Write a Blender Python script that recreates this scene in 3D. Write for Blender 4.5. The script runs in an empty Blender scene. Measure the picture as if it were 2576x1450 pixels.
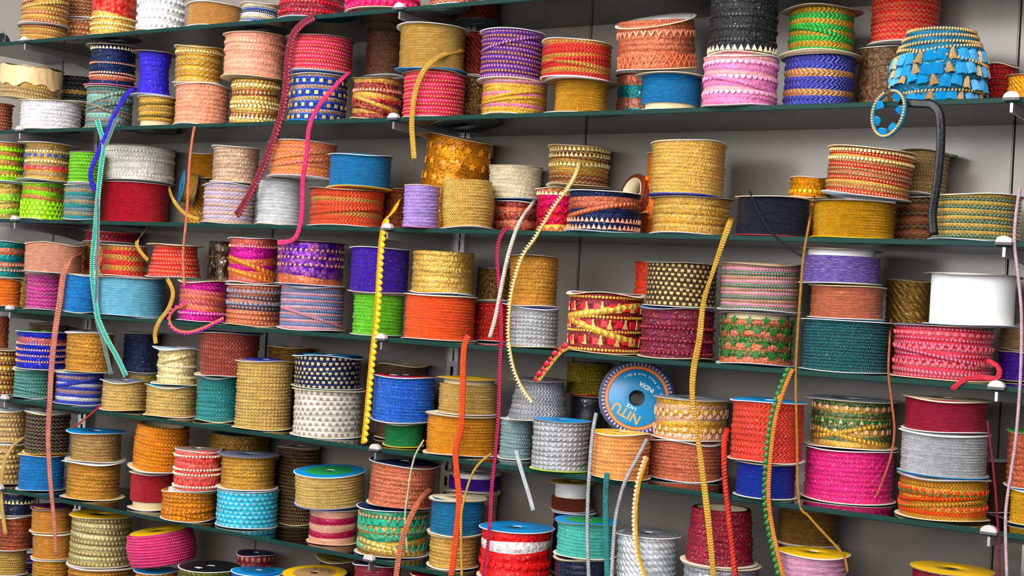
import bpy, bmesh, math, random
from mathutils import Vector, Matrix
random.seed(7)
PI=math.pi
scene=bpy.context.scene
C=scene.collection
# ---------------------------------------------------------------- camera
CAM_POS=(1.41, -1.697, -0.2595)
CAM_AXES=[[0.8198, 0.57006, 0.05443], [-0.04112, -0.03621, 0.9985], [0.57118, -0.8208, -0.00624]]
FOCAL=3700
COLX=[-0.8877, 0.0, 0.9107]
WALL=0.186
NITU_POS=(0.3883, 0.09, -0.3905)
ROLL_POS=(0.3263, 0.15, -0.099)
BLUE_POS=(-0.5626, 0.1, -0.0959)
TASSEL_POS=(0.7979, 0.075, 0.0)
LOOP_POS=(0.7693, -0.012, -0.0173)
POUCH_POS=(-1.0465, 0.06, 0.1654)

cd=bpy.data.cameras.new('camera'); cam=bpy.data.objects.new('camera',cd); C.objects.link(cam)
cd.sensor_width=36; cd.lens=FOCAL/2576*36; cd.clip_start=.05
cam.matrix_world=Matrix(((CAM_AXES[0][0],CAM_AXES[1][0],CAM_AXES[2][0],CAM_POS[0]),(CAM_AXES[0][1],CAM_AXES[1][1],CAM_AXES[2][1],CAM_POS[1]),(CAM_AXES[0][2],CAM_AXES[1][2],CAM_AXES[2][2],CAM_POS[2]),(0,0,0,1)))
scene.camera=cam
# ---------------------------------------------------------------- world, lights, exposure
w=bpy.data.worlds.new('world'); scene.world=w; w.use_nodes=True
w.node_tree.nodes['Background'].inputs[0].default_value=(.92,.95,1,1)
w.node_tree.nodes['Background'].inputs[1].default_value=.17
def area(name,loc,target,sx,sy,power,col):
    l=bpy.data.lights.new(name,'AREA'); l.shape='RECTANGLE'; l.size=sx; l.size_y=sy; l.energy=power; l.color=col
    o=bpy.data.objects.new(name,l); C.objects.link(o); o.location=loc
    o.rotation_euler=(Vector(target)-Vector(loc)).to_track_quat('-Z','Y').to_euler(); return o
area('front_key',(.55,-2.7,.80),(.2,0,-.35),3.2,2.3,158,(1,.965,.92))  # unseen broad key light from the room side
area('ceiling_tube',(-.5,-1.15,1.35),(-.2,0,-.3),1.3,.12,11,(1,.97,.92))
area('ceiling_tube',(.95,-1.25,1.35),(.6,0,-.3),1.3,.12,12,(1,.97,.92))
scene.view_settings.view_transform='Standard'; scene.view_settings.look='None'
scene.view_settings.exposure=.26; scene.view_settings.gamma=1
# ---------------------------------------------------------------- colours
PAL=dict(gold='e2ae4a',palegold='f3dc9c',gold2='d8ae60',deepgold='c58a1c',dkgold='8a6428',ochre='c98a38',ochre2='c8973e',amber='ee9a1a',amber2='e89428',yellow='f5c42c',yellow2='e8b030',
 olivegold='9c8a34',khaki='9a8a58',khakilt='c8bb8e',champagne='c9a78c',champlt='efd8c4',copper='b8694c',coral='cf7458',coral2='e04a5a',coral3='f06a76',coralred='ee4a44',salmon='dd7a5c',salred='d8584e',peach='f0a88c',peachlt='f6c0a4',
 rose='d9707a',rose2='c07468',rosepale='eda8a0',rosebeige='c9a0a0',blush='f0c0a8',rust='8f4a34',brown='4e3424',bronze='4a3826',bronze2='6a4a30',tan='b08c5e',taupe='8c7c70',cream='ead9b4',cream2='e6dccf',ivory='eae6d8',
 red='d8261e',red2='e4121e',orangered='ea4a20',vermil='dc4e32',vermil2='f4521e',orange='f27c1e',orangelt='ef8a4c',apricot='f0a45c',crimson='c8183c',crimlt='e2304c',dkcrim='a81430',dkred='7c161c',maroon='781230',maroon2='9a1444',wine='8e2440',
 hotpink='ee1470',hotpink2='ee0a84',pink='ea88bc',pinklt='f6aece',pinkpale='dcb0c4',pinkbeige='cf9c86',raspberry='e02c6c',mauve='a84878',magenta='c01c8c',plum='4c2050',lavender='a684d4',lilac='c4b4dc',purple='5424a4',violet='3a30c4',
 indigo='3440a8',royal='2a34b4',navy='1c2850',navy2='101c34',slate='44546c',slatelt='7c88a4',blue='1850bc',sapphire='0c4cc0',sapphire2='1030a0',cobalt='0876ae',saffd='b8760c',saff2='f6a01a',cobalt2='0a7cc8',azure='2a98dc',azured='2c84b0',sky='74c4e6',skylt='a4dcf2',ice='c8dcf0',icewhite='e2e8ee',icegrey='9cb0b4',
 turq='28b4d6',teal='0c7c80',teal2='14b89c',dteal='0a4850',dteal2='0a6462',seagreen='4c8078',mint='7cc8bc',aqua='4cb4a8',petrol='0c6484',emerald='0a7a48',emerald2='149c7c',dkgreen='3c6a44',green='34a050',green2='3aa818',green3='176428',grass='5cac34',lime='8cd41c',limelt='b0ec44',olive='5c5e10',
 tasselblue='1c8ec2',black='14161c',charcoal='24262c',grey='74767e',silver='b4b8c0',silver2='a0a2ac',white='f0f0f2')
def lin(h):
    f=lambda v:(v/12.92 if v<=.04045 else ((v+.055)/1.055)**2.4)
    return tuple(f(int(h[i:i+2],16)/255) for i in (0,2,4))+(1,)
def col(n):
    c_=lin(PAL[n]); m=sum(c_[:3])/3; s_=1.0 if n in('white','ice','icewhite','ivory','cream','cream2') else (1.04 if 'gold' in n or n in('ochre','ochre2','khaki','tan') else 1.14)
    return tuple(min(1,max(.004,(m+(v-m)*s_)*.94)) for v in c_[:3])+(1,)
# ---------------------------------------------------------------- materials
class NT:
    def __init__(s,name):
        s.m=bpy.data.materials.new(name); s.m.use_nodes=True; s.t=s.m.node_tree; s.b=s.t.nodes['Principled BSDF']
    def n(s,typ,**k):
        x=s.t.nodes.new(typ)
        for a,v in k.items(): setattr(x,a,v)
        return x
    def put(s,sock,v):
        if isinstance(v,(int,float,tuple,list)): sock.default_value=v
        else: s.t.links.new(v,sock)
    def math(s,op,a,b=0.,c=None):
        x=s.n('ShaderNodeMath',operation=op); s.put(x.inputs[0],a); s.put(x.inputs[1],b)
        if c is not None: s.put(x.inputs[2],c)
        return x.outputs[0]
    def mix(s,fac,a,b,blend='MIX'):
        x=s.n('ShaderNodeMix',data_type='RGBA',blend_type=blend); s.put(x.inputs[0],fac); s.put(x.inputs[6],a); s.put(x.inputs[7],b); return x.outputs[2]
    def ramp(s,fac,stops,interp='LINEAR'):
        x=s.n('ShaderNodeValToRGB'); cr=x.color_ramp; cr.interpolation=interp
        while len(cr.elements)<len(stops): cr.elements.new(.5)
        for e,(p,c_) in zip(cr.elements,stops): e.position=p; e.color=c_
        s.put(x.inputs[0],fac); return x.outputs[0]
MC={}
def lace_mat(pat,cols,metal=.3,spark=0,gloss=0):
    key=(pat,cols,metal,spark,gloss)
    if key in MC: return MC[key]
    k=NT('lace_'+pat); M=k.math
    bands,_,c2=cols.partition('+'); bands=[col(b) for b in bands.split('/')]
    dark0=bands[0]
    c2=col(c2) if c2 else tuple(min(1,v*1.5+.03) for v in bands[0][:3])+(1,)
    uv=k.n('ShaderNodeUVMap',uv_map='UVMap'); sep=k.n('ShaderNodeSeparateXYZ'); k.put(sep.inputs[0],uv.outputs[0]); u,v=sep.outputs[0],sep.outputs[1]
    vi=M('FLOOR',v); vl=M('FRACT',v)
    P=len(bands)
    if P>1:
        t=M('FRACT',M('DIVIDE',M('ADD',vi,.5),float(P)))
        base=k.ramp(t,[(i/P,b) for i,b in enumerate(bands)],'CONSTANT')
    else: base=bands[0]
    k.b.inputs['Specular IOR Level'].default_value=.3
    tri=lambda x:M('ABSOLUTE',M('SUBTRACT',M('MULTIPLY',M('FRACT',x),2.),1.))
    comb=k.n('ShaderNodeCombineXYZ'); k.put(comb.inputs[0],u); k.put(comb.inputs[1],v)
    def nz(sx,sy,scale,detail=2):
        mp=k.n('ShaderNodeVectorMath',operation='MULTIPLY'); k.put(mp.inputs[0],comb.outputs[0]); mp.inputs[1].default_value=(sx,sy,1)
        x=k.n('ShaderNodeTexNoise'); x.inputs['Scale'].default_value=scale; x.inputs['Detail'].default_value=detail; k.put(x.inputs['Vector'],mp.outputs[0]); return x.outputs[0]
    wob=M('MULTIPLY',M('SUBTRACT',nz(1,1,.8),.5),.8)
    amt=.5
    if pat=='rope': p=tri(M('ADD',M('ADD',M('MULTIPLY',u,1.1),vl),wob)); amt=.45
    elif pat=='braid': p=tri(M('ADD',M('MULTIPLY',u,1.3),M('MULTIPLY',M('ABSOLUTE',M('SUBTRACT',vl,.5)),1.5))); p=M('POWER',p,2.8); amt=.52
    elif pat in('loop','plain'):
        vo=k.n('ShaderNodeTexVoronoi',feature='F1'); k.put(vo.inputs['Vector'],comb.outputs[0]); vo.inputs['Scale'].default_value=2.1
        p=M('SUBTRACT',1.,M('MULTIPLY',vo.outputs[0],1.3)); p=M('MULTIPLY',M('MAXIMUM',p,0.),M('ADD',.4,nz(1,1,5.))); amt=.55
        if pat=='plain': amt=0
    elif pat=='thread': p=nz(.25,5.,1.6,3); p=M('MULTIPLY',M('MAXIMUM',M('SUBTRACT',p,.40),0.),4.); amt=.75
    elif pat=='bead':
        dx=M('SUBTRACT',M('FRACT',M('ADD',M('MULTIPLY',u,1.25),M('MULTIPLY',vi,.37))),.5); dy=M('SUBTRACT',vl,.5)
        p=M('SUBTRACT',1.,M('MULTIPLY',M('SQRT',M('ADD',M('MULTIPLY',dx,dx),M('MULTIPLY',dy,dy))),2.4)); p=M('MAXIMUM',p,0.); p=M('MULTIPLY',p,M('ADD',.5,nz(1,1,3.))); p=M('MINIMUM',M('MULTIPLY',p,1.5),1.); amt=.8
    elif pat=='wave':
        p=M('ABSOLUTE',M('SUBTRACT',vl,M('ADD',.5,M('MULTIPLY',M('SINE',M('MULTIPLY',M('ADD',u,wob),5.5)),.22)))); p=M('MAXIMUM',M('SUBTRACT',1.,M('MULTIPLY',p,3.8)),0.); amt=.85
    elif pat=='zig':
        p=M('ABSOLUTE',M('SUBTRACT',vl,M('ADD',.3,M('MULTIPLY',tri(M('MULTIPLY',u,.9)),.4)))); p=M('MAXIMUM',M('SUBTRACT',1.,M('MULTIPLY',p,4.)),0.); amt=.8
    elif pat=='check':
        a=M('GREATER_THAN',M('FRACT',M('ADD',M('MULTIPLY',u,.75),M('MULTIPLY',vi,.5))),.5); b=M('GREATER_THAN',M('SINE',M('MULTIPLY',vl,PI)),.6); p=M('MULTIPLY',M('MULTIPLY',a,b),M('ADD',.45,nz(1,1,2.5))); amt=.9
    elif pat=='scal':
        q=M('SUBTRACT',M('FRACT',M('ADD',M('MULTIPLY',u,.55),M('MULTIPLY',vi,.5))),.5); r=M('SQRT',M('ADD',M('MULTIPLY',M('MULTIPLY',q,q),3.2),M('MULTIPLY',vl,vl)))
        p=M('MAXIMUM',M('SUBTRACT',1.,M('MULTIPLY',M('ABSOLUTE',M('SUBTRACT',r,.75)),9.)),0.); amt=.6
    else: p=nz(1,1,3.)
    p=M('MINIMUM',M('MAXIMUM',p,0.),1.)
    c=k.mix(M('MULTIPLY',p,amt),base,c2)
    var=nz(.5,.9,.7,3)
    c=k.mix(.55,c,k.mix(M('MULTIPLY',M('SUBTRACT',var,.25),1.6),(.35,.35,.35,1),(1.2,1.2,1.2,1)),'MULTIPLY')
    fine=nz(1,1,7.,3); c=k.mix(.75,c,k.mix(M('MINIMUM',M('MAXIMUM',M('MULTIPLY',M('SUBTRACT',fine,.32),2.8),0.),1.),(.38,.38,.38,1),(1.58,1.58,1.58,1)),'MULTIPLY')
    # metallic thread flecks, their glints painted in as a paler colour
    vs=k.n('ShaderNodeTexVoronoi',feature='F1'); k.put(vs.inputs['Vector'],comb.outputs[0]); vs.inputs['Scale'].default_value=4.2
    sc=k.n('ShaderNodeSeparateColor'); k.put(sc.inputs[0],vs.outputs['Color'])
    g=M('GREATER_THAN',sc.outputs[0],.80 if spark else .92)
    g=M('MULTIPLY',g,M('LESS_THAN',vs.outputs['Distance'],.33 if not gloss else -1.))
    c=k.mix(M('MULTIPLY',g,.85 if spark else .55),c,tuple(min(1,x*.45+.55) for x in c2[:3])+(1,))
    k.put(k.b.inputs['Base Color'],c)
    k.put(k.b.inputs['Metallic'],M('MINIMUM',M('ADD',metal,M('MULTIPLY',g,.4)),1.))
    k.put(k.b.inputs['Roughness'],M('SUBTRACT',.28 if gloss else .38,M('MULTIPLY',g,.2)))
    hgt=M('ADD',p,M('MULTIPLY',fine,.9))
    bp=k.n('ShaderNodeBump'); bp.inputs['Strength'].default_value=.15 if pat=='plain' else .75; bp.inputs['Distance'].default_value=.0016; k.put(bp.inputs['Height'],hgt)
    k.put(k.b.inputs['Normal'],bp.outputs[0])
    MC[key]=k.m; return k.m
def simple(name,c,rough=.5,metal=0,noise=.12,scale=60,bump=0):
    key=(name,c,rough,metal)
    if key in MC: return MC[key]
    k=NT(name); tc=k.n('ShaderNodeTexCoord'); x=k.n('ShaderNodeTexNoise'); x.inputs['Scale'].default_value=scale; x.inputs['Detail'].default_value=3
    k.put(x.inputs['Vector'],tc.outputs['Object']); 
    k.put(k.b.inputs['Base Color'],k.mix(x.outputs[0],tuple(v*(1-noise) for v in c[:3])+(1,),tuple(min(1,v*(1+noise)) for v in c[:3])+(1,)))
    k.b.inputs['Roughness'].default_value=rough; k.b.inputs['Metallic'].default_value=metal
    if bump:
        bp=k.n('ShaderNodeBump'); bp.inputs['Strength'].default_value=bump; bp.inputs['Distance'].default_value=.001; k.put(bp.inputs['Height'],x.outputs[0]); k.put(k.b.inputs['Normal'],bp.outputs[0])
    MC[key]=k.m; return k.m
def card(n): return simple('card_'+n,col(n),.42,0,.10,90)
def motif_mat(n): return simple('motif_'+n,col(n),.42,.25 if n in('palegold','gold','gold2','peach','yellow','deepgold') else 0,.25,700,.3)
def glass_mat(name,tint,edge=False):
    k=NT(name); t=k.t
    tr=k.n('ShaderNodeBsdfTransparent'); tr.inputs[0].default_value=tint
    gl=k.n('ShaderNodeBsdfGlossy'); gl.inputs['Roughness'].default_value=.04
    fr=k.n('ShaderNodeFresnel'); fr.inputs[0].default_value=1.5
    mx=k.n('ShaderNodeMixShader'); k.put(mx.inputs[0],fr.outputs[0]); t.links.new(tr.outputs[0],mx.inputs[1]); t.links.new(gl.outputs[0],mx.inputs[2])
    t.nodes.remove(k.b); t.links.new(mx.outputs[0],t.nodes['Material Output'].inputs[0]); return k.m
# ---------------------------------------------------------------- mesh helpers
def mesh(name,verts,faces,mats,uvs=None,smooth=True,midx=None):
    me=bpy.data.meshes.new(name); me.from_pydata(verts,[],faces)
    for m in (mats if isinstance(mats,(list,tuple)) else [mats]): me.materials.append(m)
    if uvs is not None:
        l=me.uv_layers.new(name='UVMap'); flat=[]
        for f in uvs:
            for a in f: flat+=a
        l.data.foreach_set('uv',flat)
    if smooth: me.polygons.foreach_set('use_smooth',[True]*len(me.polygons))
    if midx: me.polygons.foreach_set('material_index',midx)
    me.update(); return me
def obj(name,me,parent=None,loc=None,rot=None):
    o=bpy.data.objects.new(name,me); C.objects.link(o)
    if parent is not None: o.parent=parent
    if loc is not None: o.location=loc
    if rot is not None: o.rotation_euler=rot
    return o
def tag(o,label=None,cat=None,group=None,kind=None):
    if label: o['label']=label
    if cat: o['category']=cat
    if group: o['group']=group
    if kind: o['kind']=kind
    return o
def box(x0,x1,y0,y1,z0,z1):
    v=[(x,y,z) for x in(x0,x1) for y in(y0,y1) for z in(z0,z1)]
    return v,[(0,1,3,2),(4,6,7,5),(0,4,5,1),(2,3,7,6),(0,2,6,4),(1,5,7,3)]
def merge(parts):
    V=[];F=[]
    for v,f in parts:
        n=len(V); V+=v; F+=[tuple(i+n for i in q) for q in f]
    return V,F
def lathe(prof,seg=40,close=False,z0=0,wave=None):
    V=[];F=[];n=len(prof)
    for s in range(seg):
        a=2*PI*s/seg
        for r,z in prof:
            dz=wave(r,a) if wave else 0
            V.append((r*math.cos(a),r*math.sin(a),z+z0+dz))
    for s in range(seg):
        t=(s+1)%seg
        for i in range(n if close else n-1):
            j=(i+1)%n; F.append((s*n+i,t*n+i,t*n+j,s*n+j))
    return V,F
def flange(name,R,z,topc,botc,parent,wav,rnd,lobes=2,hole=.13):
    th=.0011; ph=rnd.uniform(0,2*PI); ph2=rnd.uniform(0,2*PI)
    f=lambda r,a: wav*(r/R)**4*(.5+.5*math.sin(lobes*a+ph)+.25*math.sin(3*a+ph2))
    prof=[(R*hole,0),(R*.55,0),(R*.8,0),(R*.95,0),(R,th*.25),(R,th*.8),(R*.97,th),(R*.8,th),(R*.5,th),(R*hole,th)]
    V,F=lathe(prof,44,True,0,f); n=len(prof)
    mi=[ (0 if (k%n) in (6,7,8) else 1) for k in range(len(F))]
    me=mesh(name,V,F,[card(topc),card(botc)],None,True,mi)
    me.polygons.foreach_set('use_smooth',[(k%n) not in(4,5,9) for k in range(len(F))])
    return obj(name,me,parent,(0,0,z))
# motif shapes: 2D outline (x along, y up) in unit size
def poly(kind):
    if kind=='tri': return [(-.5,-.45),(.5,-.45),(0,.55)]
    if kind=='disc': return [(.5*math.cos(a*PI/4),.5*math.sin(a*PI/4)) for a in range(8)]
    if kind=='scal': return [(-.52,.35)]+[(.5*math.cos(PI+a*PI/8),.35+.8*math.sin(PI+a*PI/8)*(1-.12*(a%2))) for a in range(1,8)]+[(.52,.35)]
    if kind=='flower': return [((.37+.13*math.cos(5*a*PI/10))*math.cos(a*PI/10+.3),(.37+.13*math.cos(5*a*PI/10))*math.sin(a*PI/10+.3)) for a in range(20)]
    if kind=='check': return [(-.36,-.4),(.36,-.4),(.42,0),(.36,.4),(-.36,.4),(-.42,0)]
    if kind=='chev': return [(-.5,.45),(-.28,.45),(0,-.02),(.28,.45),(.5,.45),(0,-.5)]
    if kind=='tassel': return [(-.12,.5),(.12,.5),(.1,.25),(.34,-.5),(.15,-.44),(0,-.52),(-.15,-.44),(-.34,-.5),(-.1,.25)]
def motif_geo(kind,s,th):
    if kind=='pom':
        V=[(0,0,s*.5)];F=[];m=7;rows=4
        for i in range(1,rows):
            for j in range(m):
                a=PI*i/rows;b=2*PI*(j+.5*(i%2))/m;rr=s*.5*(1+.12*math.sin(5*b+i)); V.append((rr*math.sin(a)*math.cos(b),rr*math.sin(a)*math.sin(b),rr*math.cos(a)))
        V.append((0,0,-s*.5))
        for j in range(m): F.append((0,1+j,1+(j+1)%m))
        for i in range(rows-2):
            for j in range(m): a=1+i*m+j;b=1+i*m+(j+1)%m; F.append((a,a+m,b+m,b))
        e=len(V)-1;o=1+(rows-2)*m
        for j in range(m): F.append((e,o+(j+1)%m,o+j))
        return V,F
    P=poly(kind); n=len(P)
    # local: x along, y=outward normal(-y is outward), z up
    V=[(x*s,0,y*s) for x,y in P]+[(x*s*.92,-th*.75,y*s*.92) for x,y in P]+[(0,-th*.9,0 if kind!='chev' else -.25*s)]
    F=[(i,(i+1)%n,n+(i+1)%n,n+i) for i in range(n)]+[(n+i,n+(i+1)%n,2*n) for i in range(n)]
    return V,F
MNAME=dict(tri='zigzag_tooth',disc='sequin',scal='scallop',flower='flower_motif',check='fabric_check',chev='heart_chevron',tassel='tassel',pom='pompom')
GEO={}
def motif_rows(parent,kind,vf,size,cname,prof,h,zb,front):
    s=size/1790.; th=.0011
    singles=size>=16
    parts=[]
    for q,v in enumerate(vf):
        r=prof(v)+.0003; z=zb+v*h
        n=max(6,round(2*PI*r/(s*(1.08 if kind in('tri','scal','chev') else (1.75 if kind in('check','tassel','flower') else 1.25)))))
        for i in range(n):
            a=2*PI*(i+.5*(q%2)+(.5 if kind=='tassel' else 0))/n
            d=(a-front+PI)%(2*PI)-PI
            if abs(d)>2.0: continue
            jz=random.uniform(-.06,.06)*s
            if singles:
                key=(kind,size,cname)
                if key not in GEO:
                    V,F=motif_geo(kind,s,th); GEO[key]=mesh(MNAME[kind],V,F,motif_mat(cname),None,kind=='pom')
                obj(MNAME[kind],GEO[key],parent,(r*math.cos(a),r*math.sin(a),z+jz),(0,random.uniform(-.08,.08),a+PI/2))
            else:
                V,F=motif_geo(kind,s,th); ca,sa=math.cos(a+PI/2),math.sin(a+PI/2)
                parts.append(([(x*ca-y*sa+r*math.cos(a),x*sa+y*ca+r*math.sin(a),zz+z+jz) for x,y,zz in V],F))
    if parts:
        V,F=merge(parts); o=obj(MNAME[kind]+'_rows',mesh(MNAME[kind]+'_rows',V,F,motif_mat(cname),None,kind=='pom'),parent); o['kind']='stuff'
def wound(name,rb,h,n,zb,mat,parent,o,rnd,seg=64):
    pitch=h/n; g=min(pitch*.32,rb*.07,.0017)
    if o.get('pat')=='plain': g=pitch*.06
    bu=o.get('bu',0); wa=o.get('waist',0); tp=o.get('taper',0)
    base=lambda t: rb*(1+bu*(math.sin(PI*t)-1)-wa*math.sin(PI*t)*1.0-tp*(t*2-1)*(1 if 1 else 0)-abs(tp))
    PHS=(0,.22,.5,.78)
    rows=[(i+p,p,i) for i in range(n) for p in PHS]+[(n,0,n-1)]
    A=[rnd.uniform(-.5,.5)*pitch for _ in range(n+1)]; PHI=[rnd.uniform(0,2*PI) for _ in range(n+1)]
    ja=[rnd.uniform(-.3,.3)*g for _ in range(n+1)]; k1=rnd.randint(2,5); k2=rnd.randint(6,11)
    V=[];F=[];UV=[]; N=max(8,round(2*PI*rb/pitch))
    for v,p,i in rows:
        t=v/n; s=math.sin(PI*p)**.7 if p else 0
        for c in range(seg):
            a=2*PI*c/seg
            r=base(t)-g*(1-s)+ (ja[i]+.25*g*math.sin(k1*a+i*1.7)+.15*g*math.sin(k2*a+i*2.9))*(1 if p else .4)
            tt=math.sin(PI*t)
            V.append((r*math.cos(a),r*math.sin(a),zb+t*h+ (A[0]*math.sin(a+PHI[0])+.35*A[i]*math.sin(2*a+PHI[i]))*tt))
    nr=len(rows)
    for j in range(nr-1):
        v0=rows[j][0]; v1=rows[j+1][0]-1e-4
        for c in range(seg):
            d=(c+1)%seg; F.append((j*seg+c,j*seg+d,(j+1)*seg+d,(j+1)*seg+c))
            u0=c/seg*N;u1=(c+1)/seg*N; UV.append(((u0,v0),(u1,v0),(u1,v1),(u0,v1)))
    # flat end rings
    for j,z in ((0,zb),(nr-1,zb+h)):
        b=len(V)
        for c in range(seg): a=2*PI*c/seg; V.append((rb*.74*math.cos(a),rb*.74*math.sin(a),z))
        for c in range(seg):
            d=(c+1)%seg; q=(j*seg+c,b+c,b+d,j*seg+d); F.append(q if j==0 else q[::-1]); UV.append(((c/seg*N,0.02),)*4)
    ob=obj(name,mesh(name,V,F,mat,UV),parent)
    return ob,base,pitch
def strand(parent,rfun,h,zb,pitch,mat,a0,a1,t0,t1,rnd):
    # one wrap crossing the others at a slant
    V=[];F=[];UV=[];n=22;w_=pitch*.95
    for k in range(n+1):
        s=k/n; a=a0+(a1-a0)*s; t=t0+(t1-t0)*(s*s*(3-2*s)); 
        r=rfun(t); zc=zb+t*h; lift=math.sin(PI*min(1,max(0,s)))**.4*.0014
        for q,(dr,dz) in enumerate(((-.001,-.5),(lift*.8,-.42),(lift+.0005,0),(lift*.8,.42),(-.001,.5))):
            V.append(((r+dr)*math.cos(a),(r+dr)*math.sin(a),zc+dz*w_))
    L=abs(a1-a0)*rfun(.5)/pitch
    for k in range(n):
        for q in range(4):
            F.append((k*5+q,(k+1)*5+q,(k+1)*5+q+1,k*5+q+1)); v0,v1=q/4,(q+1)/4-1e-3
            UV.append(((k/n*L,v0),((k+1)/n*L,v0),((k+1)/n*L,v1),(k/n*L,v1)))
    return obj('crossing_strand',mesh('crossing_strand',V,F,mat,UV),parent)
TEXTS={}
def lettering(parent,txt,size,loc,rot,mat,name='lettering',ext=.0002):
    cu=bpy.data.curves.new('txt','FONT'); cu.body=txt; cu.size=size; cu.align_x='CENTER'; cu.align_y='CENTER'; cu.extrude=ext; cu.offset=size*.022
    t=bpy.data.objects.new('txt',cu); C.objects.link(t)
    dg=bpy.context.evaluated_depsgraph_get(); me=bpy.data.meshes.new_from_object(t.evaluated_get(dg)); bpy.data.objects.remove(t)
    me.materials.clear(); me.materials.append(mat); me.name=name
    return obj(name,me,parent,loc,rot)
# ---------------------------------------------------------------- structure: wall, standards, shelves
ZS=dict(A=.165,B=0,C=-.165,D=-.33,E=-.495,F=-.66,G=-.825)
XL,XR=COLX[0]-.27,COLX[2]+.16
k=NT('grey_laminate'); tc=k.n('ShaderNodeTexCoord'); nz=k.n('ShaderNodeTexNoise'); nz.inputs['Scale'].default_value=3; nz.inputs['Detail'].default_value=5; k.put(nz.inputs['Vector'],tc.outputs['Object'])
k.put(k.b.inputs['Base Color'],k.mix(nz.outputs[0],(.165,.145,.131,1),(.22,.195,.176,1))); 
k.put(k.b.inputs['Roughness'],k.math('ADD',.16,k.math('MULTIPLY',nz.outputs[0],.14))); k.b.inputs['Specular IOR Level'].default_value=.6
laminate=k.m
wallroot=bpy.data.objects.new('wall_back',None); C.objects.link(wallroot); wallroot.location=(0,WALL,0); tag(wallroot,kind='structure')
edges=[-1.6,-1.02,-.42,.22,.86,1.5]
for a,b in zip(edges[:-1],edges[1:]):
    for z0,z1 in ((-1.6,.62),):
        bm=bmesh.new(); V,F=box(a+.0012,b-.0012,0,.018,z0,z1)
        for v in V: bm.verts.new(v)
        bm.verts.ensure_lookup_table()
        for f in F: bm.faces.new([bm.verts[i] for i in f])
        bmesh.ops.recalc_face_normals(bm,faces=bm.faces); bmesh.ops.bevel(bm,geom=bm.edges[:],offset=.0015,segments=2,affect='EDGES')
        me=bpy.data.meshes.new('panel'); bm.to_mesh(me); bm.free(); me.materials.append(laminate); obj('panel',me,wallroot)
V,F=box(-1.62,1.52,.0185,.06,-1.6,.62); obj('backing',mesh('backing',V,F,simple('backing_board',(.05,.05,.05,1),.8),None,False),wallroot)
# pale side wall beyond the shelf end
V,F=box(-1.66,-1.62,-1.2,.25,-1.6,.62); tag(obj('wall_left',mesh('wall_left',V,F,simple('white_paint',(.80,.84,.86,1),.6),None,False)),kind='structure')
steel=simple('brushed_steel',(.55,.55,.56,1),.32,.9,.15,200); dark=simple('slot_shade',(.02,.02,.02,1),.7)
for x in COLX:
    r=bpy.data.objects.new('slotted_standard',None); C.objects.link(r); r.location=(x,WALL,-.5)
    tag(r,dict(zip(COLX,('steel slotted upright on the wall at the far left','steel slotted upright on the wall behind the orange tail','steel slotted upright on the wall at the right edge')))[x],'upright','slotted shelf uprights')
    P=[box(-.011,-.009,-.012,0,-1.0,1.0),box(.009,.011,-.012,0,-1.0,1.0),box(-.009,-.003,-.012,-.0105,-1.0,1.0),box(.003,.009,-.012,-.0105,-1.0,1.0)]
    obj('channel',mesh('channel',*merge(P),steel,None,False),r)
    P=[box(-.003,.003,-.012,-.0105,-1.0+.025*i,-1.0+.025*i+.010) for i in range(80)]
    obj('slot_bridges',mesh('slot_bridges',*merge(P),steel,None,False),r)
    V,F=box(-.009,.009,-.004,-.001,-1.0,1.0); obj('slot_shade_strip',mesh('slot_shade_strip',V,F,dark,None,False),r)  # near-black strip paints in the shade seen through the slots
g_sheet=glass_mat('shelf_glass',(.34,.40,.39,1)); 
k=NT('glass_edge'); k.b.inputs['Base Color'].default_value=(.006,.032,.027,1); k.b.inputs['Roughness'].default_value=.5; k.b.inputs['Specular IOR Level'].default_value=.12; g_edge=k.m
WORDS=dict(A='topmost',B='second',C='third',D='fourth',E='fifth',F='sixth',G='lowest')
plast=simple('clip_plastic',(.50,.46,.45,1),.3); rub=simple('rubber_pad',(.06,.06,.07,1),.6)
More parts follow.
